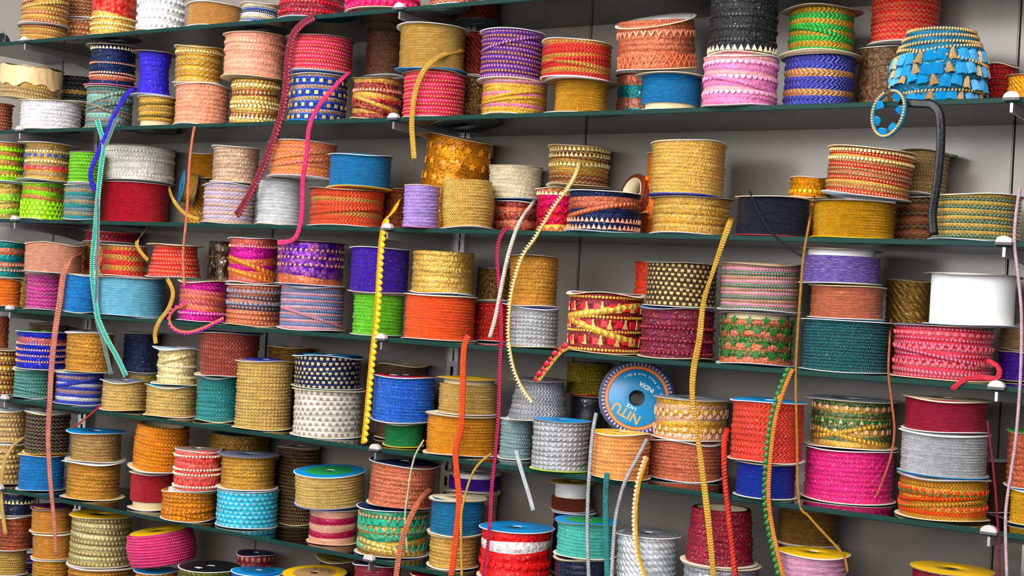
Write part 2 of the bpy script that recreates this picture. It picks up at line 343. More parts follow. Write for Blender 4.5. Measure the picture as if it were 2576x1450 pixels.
for s,z in ZS.items():
    x0=POUCH_POS[0]-.03 if s in 'A' else XL
    V=[];F=[]
    t=.007; b=.0009
    # cross-section in y,z with arrissed front edge
    sec=[(b,-t),(0,-t+b),(0,-b),(b,0),(WALL-.003,0),(WALL-.003,-t)]
    for x in (x0,XR): V+=[(x,y,zz) for y,zz in sec]
    n=len(sec); F=[(i,n+i,n+(i+1)%n,(i+1)%n) for i in range(n)]+[tuple(range(n)),tuple(range(2*n-1,n-1,-1))]
    mi=[1,1,1,0,1,0,1,1]
    o=obj('glass_shelf',mesh('glass_shelf',V,F,[g_sheet,g_edge],None,False,mi),None,(0,0,z)); 
    bm=bmesh.new(); bm.from_mesh(o.data); bmesh.ops.recalc_face_normals(bm,faces=bm.faces); bm.to_mesh(o.data); bm.free()
    tag(o,'%s glass shelf counted from the top, green edged, loaded with spools'%WORDS[s],'shelf','glass display shelves')
    for x in COLX:
        r=bpy.data.objects.new('shelf_bracket',None); C.objects.link(r); r.location=(x,0,z-t)
        tag(r,'steel bracket with rounded clip under the %s shelf, %s column'%(WORDS[s],dict(zip(COLX,('left','middle','right')))[x]),'bracket','shelf brackets')
        pr=[(-.004,-.0003),(WALL-.013,-.0003),(WALL-.013,-.030),(WALL-.03,-.028),(.10,-.018),(.05,-.013),(-.004,-.011)]
        V=[(-.0016,y,zz) for y,zz in pr]+[(.0016,y,zz) for y,zz in pr]; n=len(pr)
        F=[tuple(range(n)),tuple(range(2*n-1,n-1,-1))]+[(i,(i+1)%n,n+(i+1)%n,n+i) for i in range(n)]
        obj('arm',mesh('arm',V,F,steel,None,False),r)
        # rounded front stop
        m=9; P=[(.0095*math.cos(PI*i/(m-1)),.0075*math.sin(PI*i/(m-1))) for i in range(m)]
        V=[];yy=(-.0085,-.0075,-.0005)
        for y,sc in zip(yy,(.86,1,1)): V+=[(px*sc,y,t+.0005+pz*sc-.002) for px,pz in P]
        F=[tuple(range(m-1,-1,-1))]+[(j*m+i,j*m+i+1,(j+1)*m+i+1,(j+1)*m+i) for j in range(2) for i in range(m-1)]+[tuple(range(2*m,3*m)),(0,m,2*m,3*m-1,2*m-1,m-1)]
        obj('clip',mesh('clip',V,F,plast,None,False),r)
        V,F=box(-.0095,.0095,-.0082,-.0006,t-.0045,t-.0018); obj('pad',mesh('pad',V,F,rub,None,False),r)
# ---------------------------------------------------------------- spools
SPOOLS=[
 ('A', -0.9078, 0.0489, 0.165, 0.0334, 0.0418, 0.0453, 'bead', 'copper/gold+palegold', 'copper and gold beaded trim spool, bottom of the top-left stack', {'n': 5}),
 ('A', -0.9052, 0.0489, 0.199, 0.0653, 0.0432, 0.0469, 'bead', 'copper/gold+palegold', 'copper and gold beaded trim spool topping the top-left stack', {'n': 8, 'cross': 2}),
 ('A', -0.9107, 0.1405, 0.165, 0.0623, 0.0383, 0.0418, 'bead', 'copper+palegold', 'rust and gold trim spool half hidden behind the red velvet one, lower', {'n': 5}),
 ('A', -0.91, 0.1405, 0.2279, 0.0565, 0.0368, 0.0402, 'wave', 'rust+palegold', 'rust spool with gold zigzag lines on the top shelf behind red velvet', {'n': 6}),
 ('A', -0.7044, 0.0455, 0.165, 0.0909, 0.04, 0.0434, 'loop', 'gold/gold/gold/red/red/red/red+peach', 'red velvet trim spool with gold sequin rows at its foot', {'n': 7, 'id': 'redv', 'mo': [('disc', [0.12, 0.22, 0.35], 8, 'palegold')], 't': 'white'}),
 ('A', -0.5795, 0.0443, 0.165, 0.0811, 0.0389, 0.0422, 'loop', 'white', 'snow white pompom trim spool on the top shelf', {'n': 6, 'mo': [('pom', [0.12, 0.3, 0.48, 0.66, 0.84], 13, 'white')]}),
 ('A', -0.4529, 0.0502, 0.165, 0.0419, 0.0446, 0.0482, 'thread', 'apricot+palegold', 'shiny golden satin cord spool on the top shelf', {'n': 15, 'm': 0.6, 't': 'black'}),
 ('A', -0.33, 0.0352, 0.165, 0.033, 0.0301, 0.0329, 'bead', 'blue/palegold/white/navy+white', 'blue and white striped braid spool on the top shelf', {'n': 7}),
 ('A', -0.2365, 0.0588, 0.165, 0.0607, 0.0532, 0.0571, 'loop', 'maroon+crimson', 'maroon sequin lace spool whose tail hangs down two shelves', {'n': 7, 'id': 'maroonA', 'sp': 1, 'mo': [('disc', [0.2, 0.45, 0.7], 9, 'crimson')]}),
 ('A', -0.088, 0.0616, 0.165, 0.0548, 0.056, 0.06, 'loop', 'hotpink', 'hot pink pompom trim spool on the top shelf', {'n': 5, 'mo': [('pom', [0.15, 0.4, 0.7], 16, 'hotpink')], 'tl': -4}),
 ('A', 0.066, 0.0439, 0.165, 0.0481, 0.0386, 0.0418, 'wave', 'rust+peach', 'rust braid spool with pale waves at the top edge', {'n': 5}),
 ('A', 0.1833, 0.0366, 0.165, 0.0441, 0.0316, 0.0343, 'bead', 'lavender+pink', 'lavender braid spool seen through the top glass shelf', {'n': 6}),
 ('A', 0.4341, 0.0427, 0.165, 0.0442, 0.0376, 0.0406, 'rope', 'gold', 'gold cord spool standing on the clear end of the top shelf', {'n': 7, 'b': 'yellow'}),
 ('B', -1.0211, 0.0373, 0, 0.0571, 0.0319, 0.0351, 'bead', 'rust+peach', 'rust brown beaded trim spool at the left edge under the gold satin roll', {'n': 7}),
 ('B', -0.8772, 0.0546, 0, 0.0567, 0.0557, 0.0599, 'loop', 'white+lilac', 'white lace spool under the gold satin roll', {'n': 6}),
 ('B', -0.9462, 0.0546, 0.0573, 0.0684, 0.055, 0.0592, 'bead', 'tan/tan/tan/gold/gold/gold/gold/gold+palegold', 'large roll half wrapped in beige satin with gold beads beneath', {'n': 9, 'wrap': 1, 'tl': 5, 'id': 'satin'}),
 ('B', -0.9176, 0.1477, 0, 0.0691, 0.0331, 0.0363, 'wave', 'black+gold', 'black and gold braid spool hidden low behind the white lace', {'n': 6}),
 ('B', -0.9264, 0.1477, 0.0697, 0.0502, 0.0324, 0.0355, 'wave', 'black/black/gold/black+grey', 'black wavy braid spool peeping behind the teal one', {'n': 6}),
 ('B', -0.7097, 0.0513, 0, 0.0762, 0.0415, 0.045, 'bead', 'teal/grey/mint/grey+tan', 'teal and grey braid spool with loose loops and a dotted tail', {'n': 9, 'id': 'tealB', 'cross': 3, 't': 'pink'}),
 ('B', -0.7064, 0.0513, 0.0768, 0.0743, 0.0401, 0.0493, 'loop', 'navy/coral/navy/navy/navy/navy+navy', 'navy lace spool with copper trim and pale zigzag top', {'n': 7, 'b': 'pink', 'mo': [('tri', [0.93], 11, 'cream'), ('tri', [0.55], 6, 'peach'), ('disc', [0.22, 0.3], 7, 'peach')]}),
 ('B', -0.5739, 0.0425, 0, 0.0545, 0.0319, 0.0348, 'rope', 'gold/black/gold/tan', 'gold and black rope spool with bare cardboard foot', {'n': 8, 'cu': (0, 0.18)}),
 ('B', -0.5855, 0.0425, 0.0551, 0.077, 0.0306, 0.0403, 'loop', 'violet', 'plush violet blue velvet trim spool with hanging tail', {'n': 7, 'id': 'violetB', 'waist': 0.16}),
 ('B', -0.4708, 0.0511, 0, 0.0719, 0.0455, 0.0491, 'loop', 'peach+salmon', 'peach scalloped lace spool under the gold zigzag one', {'n': 8, 'id': 'peachB'}),
 ('B', -0.4841, 0.0511, 0.0725, 0.0651, 0.0402, 0.0435, 'zig', 'gold/deepgold+palegold', 'bright gold zigzag trim spool beside the violet blue one', {'n': 7, 'm': 0.6, 'mo': [('tri', [0.85], 9, 'palegold')], 't': 'orangered'}),
 ('B', -0.3496, 0.056, 0, 0.0769, 0.0403, 0.0437, 'bead', 'gold/rust/gold/deepgold+palegold', 'gold sequin trim spool with rust gaps below the salmon lace', {'n': 8, 'sp': 1, 'mo': [('disc', [0.12, 0.38, 0.48, 0.86], 10, 'palegold')]}),
 ('B', -0.3574, 0.056, 0.0775, 0.0745, 0.0503, 0.0542, 'loop', 'peach+rosepale', 'large salmon pink lace spool second from the violet one', {'n': 8, 'mo': [('tri', [0.62, 0.8], 10, 'peach')]}),
 ('B', -0.2114, 0.0581, 0, 0.08, 0.0467, 0.0503, 'rope', 'blue/blue/gold2', 'blue trim spool with gold checks under the crimson one', {'n': 12, 'b': 'azure', 't': 'azure', 'mo': [('check', [0.09, 0.335, 0.585, 0.835], 14, 'gold2')]}),
 ('B', -0.2115, 0.0581, 0.0806, 0.0588, 0.0525, 0.0564, 'bead', 'crimson/hotpink+peach', 'crimson pink beaded braid spool with a long pink tail', {'n': 10, 'id': 'crimB', 't': 'azure'}),
 ('B', -0.0745, 0.0428, 0, 0.0657, 0.0376, 0.0407, 'loop', 'dkred/gold/dkred+peach', 'dark red floral lace spool with gold edging and green flange', {'n': 8, 't': 'green', 'mo': [('tri', [0.7], 9, 'peach'), ('flower', [0.45], 15, 'crimson')], 'cross': 2}),
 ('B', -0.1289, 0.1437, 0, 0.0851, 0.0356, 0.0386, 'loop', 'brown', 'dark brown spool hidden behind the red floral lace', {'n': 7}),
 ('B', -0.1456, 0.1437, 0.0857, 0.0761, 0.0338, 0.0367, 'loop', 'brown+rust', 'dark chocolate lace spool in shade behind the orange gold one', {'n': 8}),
 ('B', 0.0275, 0.0557, 0, 0.0725, 0.0476, 0.0512, 'bead', 'hotpink/crimson+peach', 'vivid pink beaded braid spool below the orange gold one', {'n': 12}),
 ('B', 0.0187, 0.0557, 0.0731, 0.0693, 0.0502, 0.0556, 'thread', 'gold2+gold', 'orange gold sequin braid spool with a hanging gold tail', {'n': 14, 'sp': 1, 'id': 'goldB', 't': 'white', 'b': 'azure'}),
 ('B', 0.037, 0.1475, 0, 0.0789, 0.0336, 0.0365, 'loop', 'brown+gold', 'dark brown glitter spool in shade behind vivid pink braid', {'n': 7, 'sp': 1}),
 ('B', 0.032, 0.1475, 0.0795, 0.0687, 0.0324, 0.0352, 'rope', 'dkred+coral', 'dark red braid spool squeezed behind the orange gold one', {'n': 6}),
 ('B', 0.178, 0.0535, 0, 0.0523, 0.0481, 0.0485, 'loop', 'gold/gold/pink+yellow', 'gold bouclé trim spool with lilac pink ribbon bands', {'n': 9, 'cross': 2, 'sp': 1}),
 ('B', 0.1696, 0.0535, 0.0529, 0.0724, 0.0459, 0.0493, 'bead', 'purple/plum+peach', 'purple beaded braid spool stacked on the gold and lilac one', {'n': 11, 'cross': 1}),
 ('B', 0.2895, 0.0592, 0, 0.0498, 0.0394, 0.0541, 'rope', 'deepgold+gold', 'golden rope spool with a wide cardboard flange', {'n': 10, 'waist': 0.04}),
 ('B', 0.278, 0.0592, 0.0504, 0.0557, 0.0503, 0.051, 'braid', 'red/ochre/red+peach', 'red chevron braid spool with orange piping crossings', {'n': 8, 'cross': 2}),
 ('B', 0.3304, 0.1479, 0, 0.0714, 0.0317, 0.0344, 'loop', 'teal/coral', 'teal and copper tassel trim spool behind the blue cord', {'n': 4}),
 ('B', 0.4337, 0.0593, 0, 0.0516, 0.0411, 0.0519, 'thread', 'cobalt+azure', 'bright blue twisted cord spool with bare cardboard foot', {'n': 10, 'cu': (0, 0.2), 't': 'yellow'}),
 ('B', 0.4094, 0.0593, 0.0522, 0.0751, 0.0534, 0.0561, 'loop', 'coral+peach', 'coral lace spool with heart chevrons and white lettered disc', {'n': 9, 'lab': 'SILVER', 't': 'white', 'tp': -9, 'ft': 12, 'mo': [('chev', [0.72], 17, 'peach'), ('chev', [0.22, 0.1], 17, 'salmon')]}),
 ('B', 0.5482, 0.0359, 0, 0.0671, 0.0487, 0.0492, 'loop', 'pink/pink/rosepale+pinklt', 'pink lace spool with scalloped bands under the black one', {'n': 9, 'mo': [('scal', [0.85, 0.55, 0.25], 13, 'pinklt')], 'cross': 1}),
 ('B', 0.5484, 0.0359, 0.0677, 0.0823, 0.0446, 0.045, 'loop', 'black', 'black ruffled lace spool with pale pointed edging below', {'n': 9, 'mo': [('tri', [0.07], 14, 'cream'), ('disc', [0.2, 0.4, 0.6], 7, 'black')]}),
 ('B', 0.6406, 0.0755, 0, 0.0695, 0.0456, 0.0505, 'braid', 'indigo/indigo/ochre+lilac', 'indigo braid spool with brown piping below the green one', {'n': 8, 'b': 'navy'}),
 ('B', 0.6401, 0.0755, 0.0701, 0.0604, 0.042, 0.0526, 'braid', 'green/ochre/green/ochre+lime', 'green and mustard braid spool with wide grey flange', {'n': 8, 'cross': 1}),
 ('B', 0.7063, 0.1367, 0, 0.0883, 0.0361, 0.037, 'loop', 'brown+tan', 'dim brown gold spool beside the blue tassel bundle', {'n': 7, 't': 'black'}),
 ('B', 0.7285, 0.1367, 0.0889, 0.0731, 0.0441, 0.0473, 'wave', 'red/orangered+peach', 'red spool with pale dashes rising behind the tassel bundle', {'n': 11}),
 ('B', 0.846, 0.1578, 0, 0.0641, 0.0225, 0.0246, 'bead', 'dkred+red', 'dark red beaded spool to the right of the tassel bundle', {'n': 7}),
 ('B', 0.9034, 0.09, 0, 0.0386, 0.0261, 0.0284, 'rope', 'amber', 'amber cord spool cut by the right edge, upper shelf', {'n': 5}),
 ('C', -0.9814, 0.0402, -0.165, 0.0699, 0.034, 0.0372, 'loop', 'olivegold/lime/gold+palegold', 'gold sequin and lime leaf spool at left edge, lower', {'n': 7, 'mo': [('tri', [0.25, 0.55], 14, 'lime')]}),
 ('C', -0.9881, 0.0402, -0.0945, 0.0757, 0.0348, 0.038, 'loop', 'lime/coral+lime', 'lime green leaf trim spool at the left edge, upper', {'n': 8, 'mo': [('tri', [0.15, 0.35, 0.6, 0.82], 13, 'limelt')]}),
 ('C', -0.8916, 0.0575, -0.165, 0.072, 0.0387, 0.0422, 'loop', 'lime/lime/lime/lime/coral/lime/coral', 'bright lime petal trim spool with two copper bands', {'n': 8, 'mo': [('tri', [0.08, 0.2, 0.32, 0.44], 16, 'limelt')]}),
 ('C', -0.8829, 0.0575, -0.0924, 0.0735, 0.0409, 0.0558, 'loop', 'gold/tan+palegold', 'gold sequin spool with multicoloured confetti bands', {'n': 9, 't': 'lilac', 'mo': [('check', [0.34], 13, 'hotpink'), ('check', [0.66], 13, 'blue'), ('disc', [0.5, 0.76], 9, 'palegold'), ('tri', [0.3], 10, 'orangered')]}),
 ('C', -0.7271, 0.0162, -0.165, 0.0648, 0.0312, 0.0335, 'rope', 'teal/tan/grey', 'slim teal and grey striped rope spool beside lime petals', {'n': 9}),
 ('C', -0.7204, 0.0162, -0.0996, 0.057, 0.031, 0.0315, 'bead', 'grass+limelt', 'grass green beaded spool behind the violet tail', {'n': 7}),
 ('C', -0.7026, 0.1138, -0.165, 0.0764, 0.0626, 0.0655, 'thread', 'crimson+crimlt', 'glossy crimson satin cord spool below the pearl white one', {'n': 16}),
 ('C', -0.6966, 0.1138, -0.088, 0.0647, 0.0655, 0.0683, 'loop', 'ivory+white', 'pearl white sequin lace spool on the crimson cord spool', {'n': 6, 'm': 0.1, 'sp': 1, 'mo': [('disc', [0.15, 0.62, 0.85], 9, 'ivory')]}),
 ('C', -0.5788, 0.1539, -0.165, 0.0868, 0.0237, 0.0263, 'rope', 'ochre+gold', 'gold rope spool with a curled loose strand by the crimson one', {'n': 8, 'id': 'curl', 't': 'azure'}),
 ('C', -0.5667, 0.1539, -0.0776, 0.0461, 0.0258, 0.0285, 'thread', 'amber+gold', 'small amber satin thread spool in the back row', {'n': 11}),
 ('C', -0.3902, 0.0495, -0.165, 0.0684, 0.0439, 0.0475, 'wave', 'rosebeige/lilac+cream', 'pale rose spool with cream wavy lines and lilac braid', {'n': 10}),
 ('C', -0.3804, 0.0495, -0.096, 0.0613, 0.0385, 0.0418, 'loop', 'champagne+champlt', 'champagne sequin lace spool on the pale rose one', {'n': 7, 'sp': 1, 't': 'black'}),
 ('C', -0.2831, 0.0591, -0.165, 0.0774, 0.0378, 0.041, 'thread', 'icewhite+white', 'silver white braid spool crossed by the pink tail', {'n': 11, 'sp': 1, 'm': 0.15}),
 ('C', -0.238, 0.0591, -0.087, 0.0588, 0.0535, 0.0574, 'wave', 'salmon/orangelt+peach', 'copper orange braid spool with looping crossed strands', {'n': 8, 'cross': 3, 't': 'black'}),
 ('C', -0.14, 0.0608, -0.165, 0.0609, 0.0592, 0.0634, 'braid', 'vermil/vermil/ochre+peach', 'wide vermilion chevron braid spool under the cobalt one', {'n': 8, 'cross': 1}),
 ('C', -0.116, 0.0608, -0.1035, 0.0542, 0.0488, 0.0525, 'thread', 'cobalt+azure', 'cobalt blue metallic cord spool on the vermilion braid', {'n': 11, 't': 'black', 'b': 'yellow'}),
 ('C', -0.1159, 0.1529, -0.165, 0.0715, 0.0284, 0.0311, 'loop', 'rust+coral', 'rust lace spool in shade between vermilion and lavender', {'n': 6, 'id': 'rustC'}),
 ('C', 0.0496, 0.0116, -0.165, 0.0635, 0.0271, 0.0274, 'rope', 'lavender+lilac', 'lavender sequin cord spool left of the leaning gold spool', {'n': 10, 't': 'ice', 'b': 'pink', 'sp': 1}),
 ('C', 0.0096, 0.1265, -0.165, 0.1491, 0.0515, 0.0554, 'loop', 'amber/saffd/saffd/saffd+saff2', 'saffron flower lace spool tipped against the wall', {'n': 6, 'tl': 9, 'id': 'saffron', 'mo': [('flower', [0.36, 0.53, 0.7, 0.87, 0.12], 23, 'saff2')]}),
 ('C', 0.1006, 0.0593, -0.165, 0.0737, 0.0412, 0.0416, 'rope', 'gold+palegold', 'bulging gold rope spool with open top and white square foot', {'n': 13, 'nf': 1, 'bu': 0.1, 'b': 'white', 'tl': -3}),
 ('C', 0.1323, 0.1395, -0.165, 0.0523, 0.0333, 0.0361, 'loop', 'dkred/coral+peach', 'red and copper floral spool beneath the cream roll', {'n': 5, 't': 'azure'}),
 ('C', 0.1273, 0.1395, -0.1121, 0.0519, 0.0412, 0.0424, 'loop', 'cream+ivory', 'cream lace roll stacked in the back row', {'n': 6, 'id': 'creamC'}),
 ('C', 0.2111, 0.1341, -0.165, 0.0711, 0.0325, 0.0353, 'zig', 'gold/crimson/crimson/hotpink/hotpink+hotpink', 'magenta pink spool with pale zigzag top beside navy roll', {'n': 6, 'mo': [('tri', [0.88], 12, 'cream')]}),
 ('C', 0.2446, 0.1341, -0.0933, 0.0607, 0.0446, 0.048, 'zig', 'rust/rust/ochre/gold/gold+palegold', 'gold triangle trim spool tapering to brown, tail hanging', {'n': 8, 'm': 0.6, 'id': 'triC', 'mo': [('tri', [0.9, 0.75, 0.52], 11, 'palegold')]}),
 ('C', 0.3446, 0.0479, -0.165, 0.0575, 0.0508, 0.0544, 'loop', 'navy/navy/navy/navy/coral/coral+navy', 'navy lace roll with copper braid rising across it', {'n': 7, 't': 'green', 'cross': 1, 'crossc': 'coral', 'mo': [('tri', [0.1, 0.28], 12, 'peach')]}),
 ('C', 0.4746, 0.0583, -0.165, 0.0513, 0.0523, 0.0566, 'loop', 'deepgold/gold+palegold', 'gold bouclé braid spool at the foot of the tall pair', {'n': 8, 'id': 'goldC', 'sp': 1}),
 ('C', 0.4659, 0.0583, -0.1131, 0.0748, 0.0503, 0.0519, 'loop', 'gold+palegold', 'tall glittering gold braid spool topping its pair', {'n': 12, 'sp': 1, 't': 'yellow', 'b': 'indigo'}),
 ('C', 0.3465, 0.1249, -0.165, 0.0364, 0.0199, 0.022, 'loop', 'rust', 'rust spool wedged low behind the navy roll', {'n': 4}),
 ('C', 0.3627, 0.1641, -0.165, 0.1255, 0.0178, 0.0198, 'loop', 'orange', 'orange pompom spool peeping out behind tall gold braid', {'n': 4, 'mo': [('pom', [0.3, 0.7], 16, 'orange')]}),
 ('C', 0.5969, 0.0521, -0.165, 0.0517, 0.0468, 0.0501, 'thread', 'black+navy', 'matte black cord spool with red rimmed flanges', {'n': 14, 'id': 'blackC', 'b': 'crimson', 't': 'crimson'}),
 ('C', 0.6025, 0.1543, -0.165, 0.0581, 0.0257, 0.0281, 'rope', 'rust', 'rust cord spool hidden beside the black one', {'n': 8}),
 ('C', 0.5999, 0.1543, -0.1063, 0.0302, 0.0252, 0.0275, 'loop', 'amber+yellow', 'saffron braid spool in back beside the red glitter spool', {'n': 4, 'id': 'saff2', 'mo': [('disc', [0.3], 10, 'yellow')]}),
 ('C', 0.7047, 0.0578, -0.165, 0.0475, 0.0508, 0.0544, 'rope', 'deepgold+yellow', 'rich yellow gold twisted cord spool under the red glitter', {'n': 11, 'b': 'yellow', 'id': 'ropeC'}),
 ('C', 0.7193, 0.0578, -0.1169, 0.0641, 0.0526, 0.0561, 'bead', 'red/copper/gold/red/copper/copper+palegold', 'tilted red spool glittering with gold beaded rows', {'n': 11, 'sp': 1, 'tl': 5, 'mo': [('disc', [0.75, 0.93], 7, 'palegold')]}),
 ('C', 0.7556, 0.1441, -0.165, 0.0608, 0.0296, 0.0321, 'zig', 'brown/rust+tan', 'shaded brown zigzag trim spool behind the black ribbon', {'n': 7}),
 ('C', 0.7612, 0.1441, -0.1036, 0.0589, 0.028, 0.0382, 'bead', 'tan+palegold', 'tan sequin braid spool behind the black hanging ribbon', {'n': 9, 'tl': 3}),
 ('C', 0.8582, 0.057, -0.165, 0.0565, 0.0517, 0.0553, 'wave', 'dteal2/gold+palegold', 'dark teal and gold striped braid spool near right edge', {'n': 12, 'cu': (0, 0.04)}),
 ('D', -0.9747, 0.0433, -0.33, 0.0544, 0.0324, 0.0356, 'rope', 'orange+orangelt', 'orange cord spool at left edge under the teal lace', {'n': 7}),
 ('D', -0.9731, 0.0433, -0.275, 0.0696, 0.0377, 0.0411, 'loop', 'teal/teal/coral/teal/coral+teal', 'teal and copper lace spool at the left edge', {'n': 6, 't': 'green', 'mo': [('tri', [0.2, 0.35], 10, 'peach')]}),
 ('D', -1.0425, 0.1543, -0.33, 0.0643, 0.0253, 0.0281, 'loop', 'gold+grey', 'narrow gold spool behind the magenta braid', {'n': 6}),
 ('D', -0.8442, 0.0379, -0.33, 0.0677, 0.0337, 0.0369, 'wave', 'mauve/magenta+pink', 'magenta rose braid spool under the peach one', {'n': 9}),
 ('D', -0.8246, 0.0379, -0.2617, 0.0561, 0.0518, 0.054, 'thread', 'peach+peachlt', 'peach striped braid spool with long copper tail', {'n': 12, 'id': 'peachD', 't': 'azure'}),
 ('D', -0.7391, 0.0345, -0.33, 0.0699, 0.0293, 0.0307, 'thread', 'cobalt2+azure', 'bright azure glitter cord spool left of sky blue one', {'n': 9, 'sp': 1}),
 ('D', -0.8054, 0.131, -0.33, 0.1294, 0.0374, 0.0405, 'loop', 'ochre/crimson', 'crimson and gold roll in back behind the teal tail, lower', {'n': 5}),
 ('D', -0.7781, 0.131, -0.2, 0.0232, 0.0491, 0.053, 'scal', 'crimson+maroon', 'crimson scalloped roll lying on top in the back', {'n': 2, 'mo': [('scal', [0.5], 14, 'maroon')]}),
 ('D', -0.6395, 0.0652, -0.33, 0.0691, 0.0594, 0.0638, 'thread', 'sky+skylt', 'sky blue satin braid spool with cast shade at right', {'n': 12, 't': 'white'}),
 ('D', -0.6617, 0.0652, -0.2603, 0.0561, 0.0398, 0.0432, 'braid', 'red/ochre/red/ochre+peach', 'red chevron and ochre braid spool on the sky blue one', {'n': 6, 'id': 'chevD'}),
 ('D', -0.4411, 0.0515, -0.33, 0.0705, 0.0411, 0.0445, 'rope', 'magenta/magenta/orangelt/coral/orangelt/salmon', 'magenta scalloped spool with orange braid loop sagging out', {'n': 8, 'id': 'loopD', 't': 'green', 'mo': [('disc', [0.2], 8, 'pink')]}),
 ('D', -0.5168, 0.0515, -0.2589, 0.0586, 0.0459, 0.0496, 'bead', 'red/orangered/red+peach', 'scarlet gold beaded braid spool tapering upward', {'n': 8, 'id': 'scarD', 'taper': 0.1}),
 ('D', -0.5031, 0.153, -0.33, 0.1407, 0.0282, 0.0294, 'loop', 'brown+champlt', 'bunched brown bead trim roll left of magenta lace', {'n': 5, 'sp': 1, 'nf': 1, 'mo': [('pom', [0.2, 0.5, 0.8], 10, 'tan')]}),
 ('D', -0.3216, 0.0501, -0.33, 0.0685, 0.0445, 0.0481, 'bead', 'coral/coral/coral/slate/coral/slate+peach', 'slate blue zigzag spool with copper beaded rows', {'n': 8, 'mo': [('tri', [0.55, 0.85], 13, 'slatelt')]}),
 ('D', -0.329, 0.0501, -0.2609, 0.0754, 0.04, 0.0433, 'loop', 'coral/orangelt/magenta/orangelt/magenta/magenta+magenta', 'magenta lace spool with looping orange piping', {'n': 7, 'cross': 2, 'crossc': 'orangelt', 'mo': [('tri', [0.82], 8, 'peach')]}),
 ('D', -0.1999, 0.0587, -0.33, 0.071, 0.0517, 0.0555, 'bead', 'rosebeige/azured+pink', 'blue and dusty pink striped braid spool', {'n': 13, 't': 'azure', 'b': 'white', 'cross': 1}),
 ('D', -0.207, 0.0587, -0.2584, 0.0705, 0.0531, 0.057, 'loop', 'coral/purple/purple/purple/purple', 'purple lace spool with copper motifs and copper foot band', {'n': 5, 'mo': [('flower', [0.45, 0.62, 0.8], 9, 'peach')]}),
 ('D', -0.0545, 0.0509, -0.33, 0.0644, 0.0399, 0.0431, 'rope', 'green2+limelt', 'emerald lime glitter cord spool under the deep purple one', {'n': 10, 'sp': 1}),
 ('D', -0.0569, 0.0509, -0.265, 0.0705, 0.0455, 0.049, 'thread', 'purple+violet', 'deep purple shiny cord spool crossed by the yellow tail', {'n': 14, 'sp': 1}),
 ('D', 0.0595, 0.0588, -0.33, 0.0684, 0.0532, 0.0571, 'rope', 'vermil2+orangelt', 'vivid orange rope spool with a hanging orange tail', {'n': 13, 'id': 'orangeD', 't': 'ice'}),
 ('D', 0.0602, 0.0588, -0.261, 0.0639, 0.0472, 0.0491, 'loop', 'gold+palegold', 'gold petal sequin roll standing on vivid orange rope', {'n': 6, 'm': 0.65, 'nf': 1, 't': 'gold', 'sp': 1}),
 ('D', 0.0917, 0.1489, -0.33, 0.0618, 0.0306, 0.0334, 'loop', 'red+coral', 'red glitter spool in shade behind the orange rope', {'n': 6, 'sp': 1}),
 ('D', 0.0931, 0.1489, -0.2676, 0.0528, 0.0294, 0.0321, 'loop', 'brown+gold', 'brown gold spool with blue flange behind the cream tail', {'n': 6, 't': 'azure', 'sp': 1}),
 ('D', 0.239, 0.0447, -0.33, 0.0578, 0.0357, 0.0386, 'wave', 'silver+white', 'silver sequin ribbon spool under a gold braid one', {'n': 8, 'sp': 1, 'm': 0.6, 't': 'indigo'}),
 ('D', 0.2347, 0.0447, -0.2716, 0.073, 0.0352, 0.0426, 'loop', 'ochre+gold', 'ochre gold braid spool partly behind the zigzag tail', {'n': 11}),
 ('D', 0.3493, 0.0581, -0.33, 0.084, 0.0514, 0.0564, 'loop', 'dkred/dkred/maroon', 'wine red tassel trim spool with gold tassels and chains', {'n': 7, 'id': 'wineD', 't': 'white', 'cross': 2, 'crossc': 'gold', 'mo': [('disc', [0.05, 0.36, 0.6, 0.93], 7, 'gold'), ('tassel', [0.2, 0.48, 0.76], 24, 'gold2'), ('check', [0.2, 0.48, 0.76], 22, 'crimson')]}),
 ('D', 0.3637, 0.1542, -0.33, 0.0744, 0.0257, 0.0282, 'loop', 'rust', 'rust spool hidden behind wine red tassel trim', {'n': 8}),
 ('D', 0.3661, 0.1542, -0.255, 0.0573, 0.0246, 0.027, 'loop', 'orangered', 'orange red spool sticking out left of the dark brown braid', {'n': 5}),
 ('D', 0.4656, 0.0545, -0.33, 0.0684, 0.0492, 0.0527, 'loop', 'maroon+plum', 'maroon sequin ruffle spool with blue edged flange', {'n': 9, 'sp': 1, 't': 'azure', 'mo': [('pom', [0.1, 0.35, 0.6], 9, 'maroon')]}),
 ('D', 0.4677, 0.0545, -0.261, 0.0595, 0.0481, 0.0515, 'check', 'bronze+palegold', 'dark bronze braid spool with gold dashes', {'n': 9, 't': 'azure'}),
 ('D', 0.5809, 0.0566, -0.33, 0.0684, 0.0476, 0.051, 'loop', 'coral/green3/coral/green3+peach', 'white core spool with green flower and copper trim bands', {'n': 7, 'cu': (0.12, 0), 'mo': [('flower', [0.98, 0.74, 0.44, 0.2], 22, 'green3')], 'id': 'flowD'}),
 ('D', 0.5821, 0.0566, -0.261, 0.063, 0.0512, 0.0548, 'bead', 'emerald/rosebeige/tan+pink', 'emerald and rose metallic striped braid spool', {'n': 12}),
 ('D', 0.7024, 0.0593, -0.33, 0.0647, 0.0539, 0.0576, 'bead', 'dteal+teal', 'dark teal sequin braid spool at the foot of three', {'n': 13, 'sp': 1, 't': 'azure'}),
 ('D', 0.7004, 0.0593, -0.2647, 0.0422, 0.0454, 0.0487, 'thread', 'coral+peach', 'copper silk cord spool in the middle of three', {'n': 9, 't': 'yellow'}),
 ('D', 0.69, 0.0593, -0.2219, 0.0458, 0.0496, 0.0521, 'thread', 'purple+lilac', 'violet crinkled cord spool with white core showing on top', {'n': 8, 'cu': (0.2, 0), 't': 'cream', 'sp': 1}),
